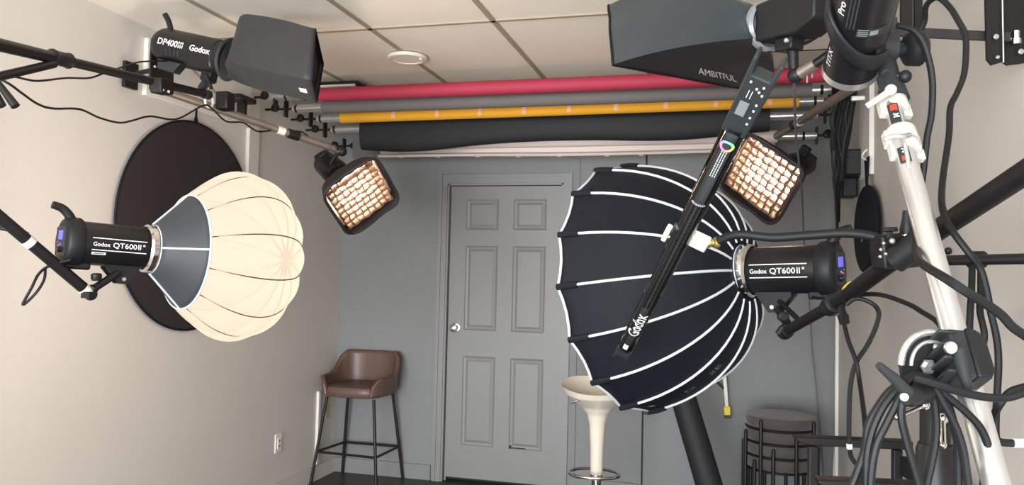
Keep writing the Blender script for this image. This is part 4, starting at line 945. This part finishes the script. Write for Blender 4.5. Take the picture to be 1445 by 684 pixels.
# ---- big pole across right with clamp
t = thing('boom_pole', 'black boom pole from the right edge down to the softbox strobe, yellow tape on it', 'boom pole', at(1265, 355, 1.6))
q0, q1, q2, q3 = at(1500, 208, 1.25), at(1282, 352, 1.62), at(1185, 424, 2.02), at(1108, 468, 2.44)
dd = (q1 - q0).normalized()
obj('outer_tube', MB().cyl(q0, q1, .0205, n=28), 'black', t)
obj('middle_tube', MB().cyl(q1, q2, .0195, n=28), 'black', t)
obj('inner_tube', MB().cyl(q2, q3, .0155, n=28), 'black', t)
dm = (q2 - q1).normalized(); y0 = at(1203, 410, 1.94)
obj('yellow_band', MB().cyl(y0 - dm * .013, y0 + dm * .013, .0215), 'yellowtape', t, label='yellow tape band')
obj('collar', MB().lathe([(-.03, .021), (-.026, .0255), (.022, .0255), (.03, .022)], frame(q2.lerp(q3, .12), dm), 24), 'plastic', t)
obj('collar_knob', MB().lathe([(0, .008), (.02, .010), (.024, .014), (.045, .012)], frame(at(1187, 432, 2.0), -U_ * 1 + R_ * .2), 14), 'plastic', t)
obj('end_clamp', MB().lathe([(-.03, .018), (-.02, .023), (.01, .023), (.02, .015)], frame(q3, dm), 20), 'plastic', t)
b = MB().cyl(at(1104, 462, 2.42), at(1098, 471, 2.42), .010); b.cyl(at(1112, 458, 2.44), at(1098, 436, 2.52), .013); b.cyl(at(1124, 448, 2.44), at(1100, 425, 2.55), .008); obj('swivel', b, 'plastic', t)
obj('swivel_knob', MB().lathe([(0, .012), (.006, .017), (.02, .017), (.026, .01)], frame(at(1103, 446, 2.44), -FW), 10), 'plastic', t)
t = thing('pole_clamp', 'black riveted clamp joining the boom poles left of the silver stand', 'clamp', at(1265, 355, 1.58))
XC = frame(at(1262, 354, 1.60), R_ * 1 + U_ * .1, U_)
obj('body', MB().box((0, 0, 0), (.075, .06, .07), XC), 'black', t, bevel=.006)
obj('barrel', MB().cyl(at(1262, 368, 1.56), at(1300, 340, 1.52), .026), 'plastic', t)
for px, py in ((1247, 343), (1243, 352), (1242, 362), (1250, 358), (1259, 340), (1278, 369), (1288, 364)): obj('rivet', MB().sphere(at(px, py, 1.535), .0035 if px < 1255 else .006), 'steel', t)
obj('wing_knob', MB().lathe([(0, .006), (.012, .006), (.014, .016), (.022, .014)], frame(at(1255, 336, 1.56), U_), 8), 'plastic', t)
obj('spigot', MB().lathe([(0, .012), (.012, .014), (.03, .010), (.05, .008)], frame(at(1280, 332, 1.58), U_), 14), 'plastic', t)
obj('spigot_ring', MB().lathe([(0, .0165), (.006, .0165)], frame(at(1280, 335, 1.58), U_), 20), 'chrome', t)
t = thing('cross_pole', 'thin black horizontal pole at the right edge with cables wrapped on it', 'pole', at(1400, 364, 1.75))
obj('tube', MB().cyl(at(1300, 368, 1.66), onX(1600, 362, XR), .0105, n=20), 'black', t)
c = at(1378, 366, 1.68); obj('cable_wrap', MB().lathe([(-.02, .013), (-.015, .018), (.015, .018), (.02, .013)], frame(c, R_), 20), 'rubber', t)
obj('end_knob', MB().sphere(at(1338, 354, 1.66), .008), 'plastic', t)
# ---- tube light and gooseneck
def tube_light():
    a, e = at(1086, 86, 1.31), at(879, 498, 2.36); ax = (a - e).normalized(); L = (a - e).length; X = frame(e, ax, (EYE - e).normalized())
    t = thing('tube_light', 'long clear tube light slanting across the black softbox', 'tube light', X); r = .0225
    obj('clear_tube', MB().lathe([(.05, r), (L - .16, r)], None, 40, cap=False), 'clear', t, local=True, angle=1.2)
    obj('led_core', MB().box((L / 2 - .05, 0, -.004), (L - .21, .034, .004)), 'tubecore', t, local=True)
    b = MB(); n = int((L * .42) / .012)
    for k in range(n):
        for s in (-1, 1): b.box((.25 * L + k * .012, s * .005, .0005), (.006, .005, .003))
    obj('led_chips', b, 'gap', t, local=True)
    b = MB().box((L / 2 - .05, -.0135, -.004), (L - .21, .003, .007)); b.box((L / 2 - .05, .0135, -.004), (L - .21, .003, .007)); obj('side_rails', b, 'plastic', t, local=True)
    # control head
    hp = [(L - .175, -r * 1.06), (L - .175, r * 1.06), (L + .012, r * 1.15), (L + .012, r * .85), (L - .028, r * .72), (L - .028, -r * .72), (L + .012, -r * .85), (L + .012, -r * 1.15)]
    hd = obj('control_head', MB().prism(hp, .030, Matrix.Translation((0, 0, -.012))), 'greyplastic', t, local=True, bevel=.003)
    obj('display', MB().box((L - .105, .006, .0185), (.034, .017, .002)), 'lcdgrey', t, local=True)
    b = MB()
    for x, y in ((L - .055, -.008), (L - .05, .004 - .006), (L - .042, .010 - .022), (L - .06, -.015), (L - .085, -.014), (L - .10, -.014), (L - .118, -.014), (L - .135, -.014), (L - .04, .012)): b.box((x, y, .0187), (.0036, .0036, .0015))
    for y in (.002, .008): b.box((L - .068, y, .0187), (.018, .0012, .0012))
    obj('buttons', b, 'white', t, local=True)
    # rainbow ring
    b = MB(); nx = 36; c = V((L - .205, 0, 0)); vs = []; fs = []
    for k in range(nx):
        al = 2 * PI * k / nx
        for rr in (.009, .0145): y = rr * math.sin(al); vs.append(V((c.x + rr * math.cos(al), (r + .0008) * math.sin(y / r), (r + .0008) * math.cos(y / r))))
    for k in range(nx): k2 = (k + 1) % nx; fs.append((2 * k, 2 * k2, 2 * k2 + 1, 2 * k + 1))
    b.add(vs, fs); o = obj('colour_ring', b, 'rainbow', t, local=True, merge=False, label='printed rainbow ring')
    uv = o.data.uv_layers.new(name='UVMap')
    for lp in o.data.loops:
        p = o.data.vertices[lp.vertex_index].co; uv.data[lp.index].uv = ((p.x - c.x) / .03 + .5, p.y / .03 + .5)
    # writing runs along the tube: x down the tube, read from below upward
    def fn(x0, y0): return lambda u, v: V((x0 + u, (r + .0008) * math.sin((y0 + v) / r), (r + .0008) * math.cos((y0 + v) / r)))
    b = MB(); text_on(b, 'Godox', fn(.235, -.002), .046, bold=.02); obj('lettering', b, 'white', t, local=True, flat=True, merge=False, label='white brand lettering'); b = MB()
    for k in range(3):
        for j in range(11): rect_on(b, fn(L - .30 + j * .0075, -.006 + k * .0045), 0, 0, .005, .0016, 2)
    obj('small_print', b, 'white', t, local=True, flat=True, merge=False); b = MB()
    for k in range(4):
        cc = fn(L - .40, -.0125 + k * .008); m_ = 14; b.surf(lambda u, v: cc((.0022 + .0012 * v) * math.cos(2 * PI * u), (.0022 + .0012 * v) * math.sin(2 * PI * u)), m_, 1, cu=True)
    obj('printed_symbols', b, 'white', t, local=True, flat=True, merge=False)
    b = MB(); rect_on(b, fn(.075, -.006), 0, 0, .03, .014, 3); obj('white_label', b, 'white', t, local=True)
    # bottom fins
    ep = [(.055, -r), (.055, r), (-.025, r * 1.0), (-.028, r * .8), (.0, r * .62), (.0, -r * .62), (-.028, -r * .8), (-.025, -r)]
    obj('end_cap', MB().prism(ep, .032, Matrix.Translation((0, 0, -.017))), 'greyplastic', t, local=True, bevel=.003)
    return X, L
XTb, LT = tube_light()
pc = at(972, 318, 1.80)
# distance along tube at clip
loc = XTb.inverted() @ pc; tcn = XTb @ V((loc.x, 0, 0)); axT = XTb.to_3x3() @ V((1, 0, 0))
t = thing('gooseneck_arm', 'black flexible arm with frosted clip holding the tube light', 'arm', at(1250, 340, 1.62))
b = MB(); xq, yq, zq = basis(axT, (EYE - tcn).normalized()); XF = frame(tcn, axT, (EYE - tcn).normalized()); b.surf(lambda u, v: XF @ V((-.02 + .04 * v, .0262 * math.cos(PI * (-1.08 + 1.16 * u)), .0262 * math.sin(PI * (-1.08 + 1.16 * u)))), 20, 2)
b.box((0, 0, 0), (.04, .045, .022), frame(tcn - yq * 0 + (R_ * .038 - U_ * .012), axT, (EYE - tcn).normalized())); b.box((0, 0, 0), (.035, .012, .03), frame(tcn - R_ * .034 + U_ * .006, axT, (EYE - tcn).normalized())); obj('clip', b, 'frost', t, bevel=.003, label='frosted white clip')
gs = tcn + R_ * .055 - U_ * .016
b = MB().lathe([(-.01, .008), (.0, .012), (.008, .012), (.01, .009), (.016, .009), (.018, .013), (.026, .013), (.03, .009)], frame(gs, R_), 24); obj('brass_fitting', b, 'brass', t, label='brass fitting')
def fd(px): return 1.80 + (px - 972) / (1250 - 972) * (1.60 - 1.80)
pts = spline([gs + R_ * .02] + [at(px, py, fd(px)) for px, py in ((1040, 331), (1090, 335), (1140, 332), (1190, 329), (1225, 332), (1250, 340))], 14)
obj('flexible_neck', MB().tube(pts, lambda q: .0098 , 12), 'rubber', t)
# ---- wall bracket at top right
def right_bracket():
    t = thing('mounting_bracket', 'black angled steel bracket on the right wall at the top right', 'bracket', at(1420, 60, 2.0))
    def pl(P, d, th, name): 
        Q = [at(px, py, d) for px, py in P]; n = len(Q); b = MB(); b.add(Q + [q + FW * th for q in Q], [tuple(range(n)), tuple(range(n, 2 * n))] + [(k, (k + 1) % n, n + (k + 1) % n, n + k) for k in range(n)]); return obj(name, b, 'black', t, flat=True)
    pl([(1390, -30), (1414, -30), (1416, 87), (1400, 92), (1393, 84)], 1.78, .006, 'flange')
    pl([(1415, -30), (1575, -30), (1575, 60), (1440, 90), (1422, 92), (1416, 88)], 1.82, .006, 'web')
    obj('edge', MB().cyl(at(1414, -30, 1.775), at(1416, 88, 1.775), .0018), 'steel', t)
    for px, py, r in ((1405, 52, .0042), (1407, 81, .0028), (1440, 73, .0045)): obj('bolt', MB().lathe([(0, r * 1.4), (.003, r * 1.4), (.003, r), (.006, r)], frame(at(px, py, 1.775 if px < 1415 else 1.81), -FW), 14), 'steel', t)
    b = MB().lathe([(0, .010), (.012, .010), (.012, .007), (.03, .007)], frame(at(1434, 62, 1.80), U_), 6); b.box(at(1428, 56, 1.81), (.03, .01, .006)); obj('hex_nut', b, 'chrome', t)
    obj('crossbar', MB().box((0, 0, 0), (.30, .01, .021), frame((at(1270, 45, 1.80) + at(1393, 51, 1.80)) / 2 + R_ * -.0, at(1393, 51, 1.80) - at(1270, 45, 1.80), U_)), M['coffee'], t, bevel=.001)
    for x0, x1 in ((1272, 1288), (1291, 1302)):
        pl([(x0, -30), (x1, -30), (x1, 41), (x0, 41)], 1.83, .008, 'upright')
right_bracket()
# ---- strobe rail and cables cluster at the right wall
t = wall_rail(at(1222, 112, 3.0), at(1096, 192, 4.4), 'grey metal rail behind the top right strobe')
obj('wing_nut', MB().box(at(1211, 139, 3.0), (.05, .02, .02)), 'steel', t, bevel=.004)
b = MB()
random.seed(3)
t = thing('cable_bundle', 'tangle of dark cables hanging on the right wall beside the roll ends', 'cable bundle', at(1185, 200, 3.9))
for k in range(16):
    x0 = random.uniform(1166, 1212); pts = [(x0, 108 + random.uniform(-8, 8), 3.7)]; x1 = 1176 + (x0 - 1166) * .5
    for j, y in enumerate((135, 165, 195, 225, 255)):
        f_ = (j + 1) / 5; pts.append((x0 * (1 - f_) + (1176 + (x0 - 1166) * .22) * f_ + random.uniform(-5, 5), y + random.uniform(-4, 4), 3.85 + .1 * f_))
    if k % 3 == 0: pts.append((1182 + random.uniform(-2, 2), 300 + random.uniform(-30, 60), 4.0))
    obj('cable', MB().tube(spline([at(*p) for p in pts], 4), .008 + .003 * (k % 3), 6), 'rubber', t)
for k in range(2): obj('cable', MB().tube(spline([at(1183 - k * 2, 230, 4.05), at(1180 + k * 2, 300, 4.05), at(1181, 350 + 20 * k, 4.05), at(1180, 420, 4.05)], 5), .0045, 6), 'rubber', t)
c = onX(1202, 232, XR - .05); t = thing('power_adapter', 'black power adapter on the right wall beside the cable tangle', 'adapter', c)
obj('block', MB().box(c, (.09, .20, .13)), 'plastic', t, bevel=.008); obj('lower_block', MB().box(c + V((0, .12, -.11)), (.07, .12, .10)), 'plastic', t, bevel=.006)
def hanging_bag():
    t0 = onX(1222, 262, XR - .03); b0 = onX(1224, 386, XR - .03); w0, w1 = onX(1209, 320, XR - .03), onX(1239, 330, XR - .03)
    cy = (w0.y + w1.y) / 2; cz = (t0.z + b0.z) / 2; hw = abs(w0.y - w1.y) / 2; hh = (t0.z - b0.z) / 2
    t = thing('reflector_pouch', 'black round fabric pouch hanging from a hook on the right wall', 'pouch', (XR, cy, cz - hh))
    obj('pouch', MB().lathe([(-.018, .01), (-.018, .9), (-.012, .97), (0, 1.0), (.012, .97), (.018, .9), (.022, .01)], Matrix(((1, 0, 0, XR - .03), (0, hw, 0, cy), (0, 0, hh, cz), (0, 0, 0, 1))), 48), 'fabric', t)
    s0 = V((XR - .03, cy, cz + hh)); b = MB().add([s0 + V((0, -.06, .13)), s0 + V((0, .06, .13)), s0 + V((0, .015, -.01)), s0 + V((0, -.015, -.01))], [(0, 1, 2, 3)]); obj('strap', b, 'fabric', t, solid=.006)
    obj('hook', MB().tube(spline([V((XR, cy + .05, s0.z + .19)), V((XR - .03, cy + .05, s0.z + .17)), V((XR - .045, cy + .04, s0.z + .14)), V((XR - .03, cy, s0.z + .12))], 4), .005, 6), 'wallwhite', t)
    b = MB().lathe([(-.001, .02), (.001, .02)], frame((XR - .054, cy - .02, cz - .2 * hh), (1, 0, 0)), 20); obj('logo', b, 'lcdgrey', t)
hanging_bag()

# ================================================================== CABLES ON THE RIGHT
cable([(1266, 36, 1.46), (1286, 41, 1.46), (1301, 57, 1.46), (1310, 82, 1.46), (1315, 108, 1.46), (1316, 132, 1.46), (1314, 164, 1.46), (1308, 195, 1.46), (1303, 241, 1.46), (1296, 290, 1.46), (1292, 330, 1.40), (1292, 351, 1.28), (1298, 368, 1.18), (1312, 379, 1.12), (1335, 393, 1.06), (1358, 408, 1.04), (1408, 440, 1.04), (1430, 462, 1.04), (1460, 482, 1.04)], .0062, 'thick black cable from the down-pointing strobe, crossing in front of the silver stand')
cable([(1290, 60, 1.75), (1304, 32, 1.74), (1306, 11, 1.72), (1314, 0, 1.7), (1325, -3, 1.68), (1340, 10, 1.66), (1352, 29, 1.64), (1362, 49, 1.63), (1363, 76, 1.62), (1360, 106, 1.61), (1350, 132, 1.6), (1341, 152, 1.58), (1339, 191, 1.56), (1330, 256, 1.5), (1330, 294, 1.42), (1343, 324, 1.36), (1366, 355, 1.34), (1383, 378, 1.34), (1392, 408, 1.34), (1398, 440, 1.34), (1406, 475, 1.34), (1409, 510, 1.34), (1407, 557, 1.33), (1405, 605, 1.32), (1409, 622, 1.31), (1431, 625, 1.30)], .0062, 'long black cable looping over the top right and down to a white plug')
b = MB().cyl(at(1430, 625, 1.30), at(1462, 625, 1.30), .0075); tag(obj('cable_plug', b, 'white'), 'white plug at the right edge', 'plug')
for i, pts in enumerate(([(1372, 372, 1.66), (1371, 410, 1.62), (1369, 440, 1.6), (1368, 480, 1.58), (1370, 520, 1.55)], [(1384, 372, 1.66), (1384, 410, 1.64), (1383, 440, 1.62), (1389, 470, 1.6), (1386, 495, 1.6), (1380, 530, 1.6)])):
    cable(pts, .007, ['left one of two black cables hanging from the wrapped cross pole', 'right one of two black cables hanging from the wrapped cross pole'][i], group='cables from the cross pole')
cable([(1190, 422, 1.96), (1212, 416, 1.93), (1244, 416, 1.85), (1282, 429, 1.75), (1301, 440, 1.7), (1320, 452, 1.65), (1332, 468, 1.6)], .0055, 'black cable from the yellow taped pole to the silver stand')
cable([(1194, 430, 1.93), (1208, 421, 1.92), (1229, 427, 1.9), (1240, 440, 1.9), (1236, 461, 1.9), (1224, 487, 1.9), (1208, 512, 1.9), (1200, 545, 1.9), (1198, 600, 1.9), (1199, 632, 1.9), (1202, 646, 1.88), (1212, 657, 1.85), (1222, 655, 1.8)], .0055, 'black cable loop crossing below the yellow tape, with white plug ring')
b = MB().cyl(at(1198.5, 626, 1.9), at(1199, 633, 1.9), .0068); tag(obj('cable_marker', b, 'white'), 'small white ring on the cable below the yellow tape', 'marker')
cable([(1188, 432, 1.96), (1190, 450, 1.93), (1197, 480, 1.88), (1208, 510, 1.84), (1214, 545, 1.8), (1221, 600, 1.6), (1222, 640, 1.5), (1216, 684, 1.4), (1210, 720, 1.4)], .0055, 'black cable hanging straight down from the yellow taped pole')
coil = thing('coiled_cable', 'coils of black cable hung over the tilt lever hub of the stand', 'cable', at(1290, 555, 1.1))
for k, pts in enumerate([
    [(1290, 548), (1275, 541), (1256, 551), (1238, 575), (1225, 600), (1219, 638), (1200, 690)],
    [(1292, 550), (1272, 546), (1252, 566), (1238, 590), (1229, 615), (1223, 650), (1223, 700)],
    [(1296, 552), (1276, 552), (1260, 580), (1250, 600), (1238, 625), (1231, 658), (1228, 700)],
    [(1296, 556), (1277, 560), (1272, 586), (1279, 620), (1290, 658), (1302, 700)],
    [(1275, 536), (1292, 530), (1309, 538), (1317, 560), (1321, 603), (1316, 645), (1303, 700)],
    [(1280, 540), (1296, 531), (1316, 537), (1332, 558), (1344, 590), (1351, 630), (1352, 700)],
    [(1290, 540), (1310, 536), (1338, 560), (1362, 580), (1383, 603), (1394, 630), (1395, 660), (1388, 700)],
    [(1290, 545), (1315, 545), (1333, 572), (1349, 603), (1360, 640), (1368, 700)]]):
    dz = 1.085 - .008 * (k % 4); obj('cable_turn', MB().tube(spline([at(px, py, dz) for px, py in pts], 6), .0055, 8), 'rubber', coil)
cable([(1290, 533, 1.05), (1325, 543, 1.04), (1353, 552, 1.04), (1390, 560, 1.04), (1421, 561, 1.04), (1445, 554, 1.04), (1470, 546, 1.04)], .0055, 'black cable passing in front of the silver stand to the right edge')
cable([(1470, 538, 1.2), (1445, 546, 1.2), (1425, 553, 1.2), (1411, 570, 1.2), (1402, 588, 1.22), (1392, 620, 1.25), (1388, 660, 1.25), (1388, 720, 1.25)], .0060, 'black cable curving behind the silver stand at the lower right')
cable([(1121, 106, 2.13), (1121.5, 147, 2.4), (1123, 188, 3.0), (1127, 226, 3.5), (1131, 264, 3.9), (1133, 300, 4.2), (1135, 345, 4.5), (1141, 411, 4.7), (1146, 489, 4.8), (1152, 547, 4.8), (1158, 613, 4.8), (1164, 690, 4.8)], .0042, 'thin grey cord hanging down the grey wall near the right corner', mt='cord')
cable([(1141, 405, 2.5), (1145, 415, 2.5), (1152, 421, 2.45), (1168, 420, 2.4), (1180, 418, 2.3)], .0035, 'short thin black cord under the softbox strobe')
cable([(1182, 560, 4.8), (1181, 600, 4.8), (1178, 640, 4.8), (1176, 690, 4.8)], .006, 'white cord running down the right corner', mt='white')
# ================================================================== END
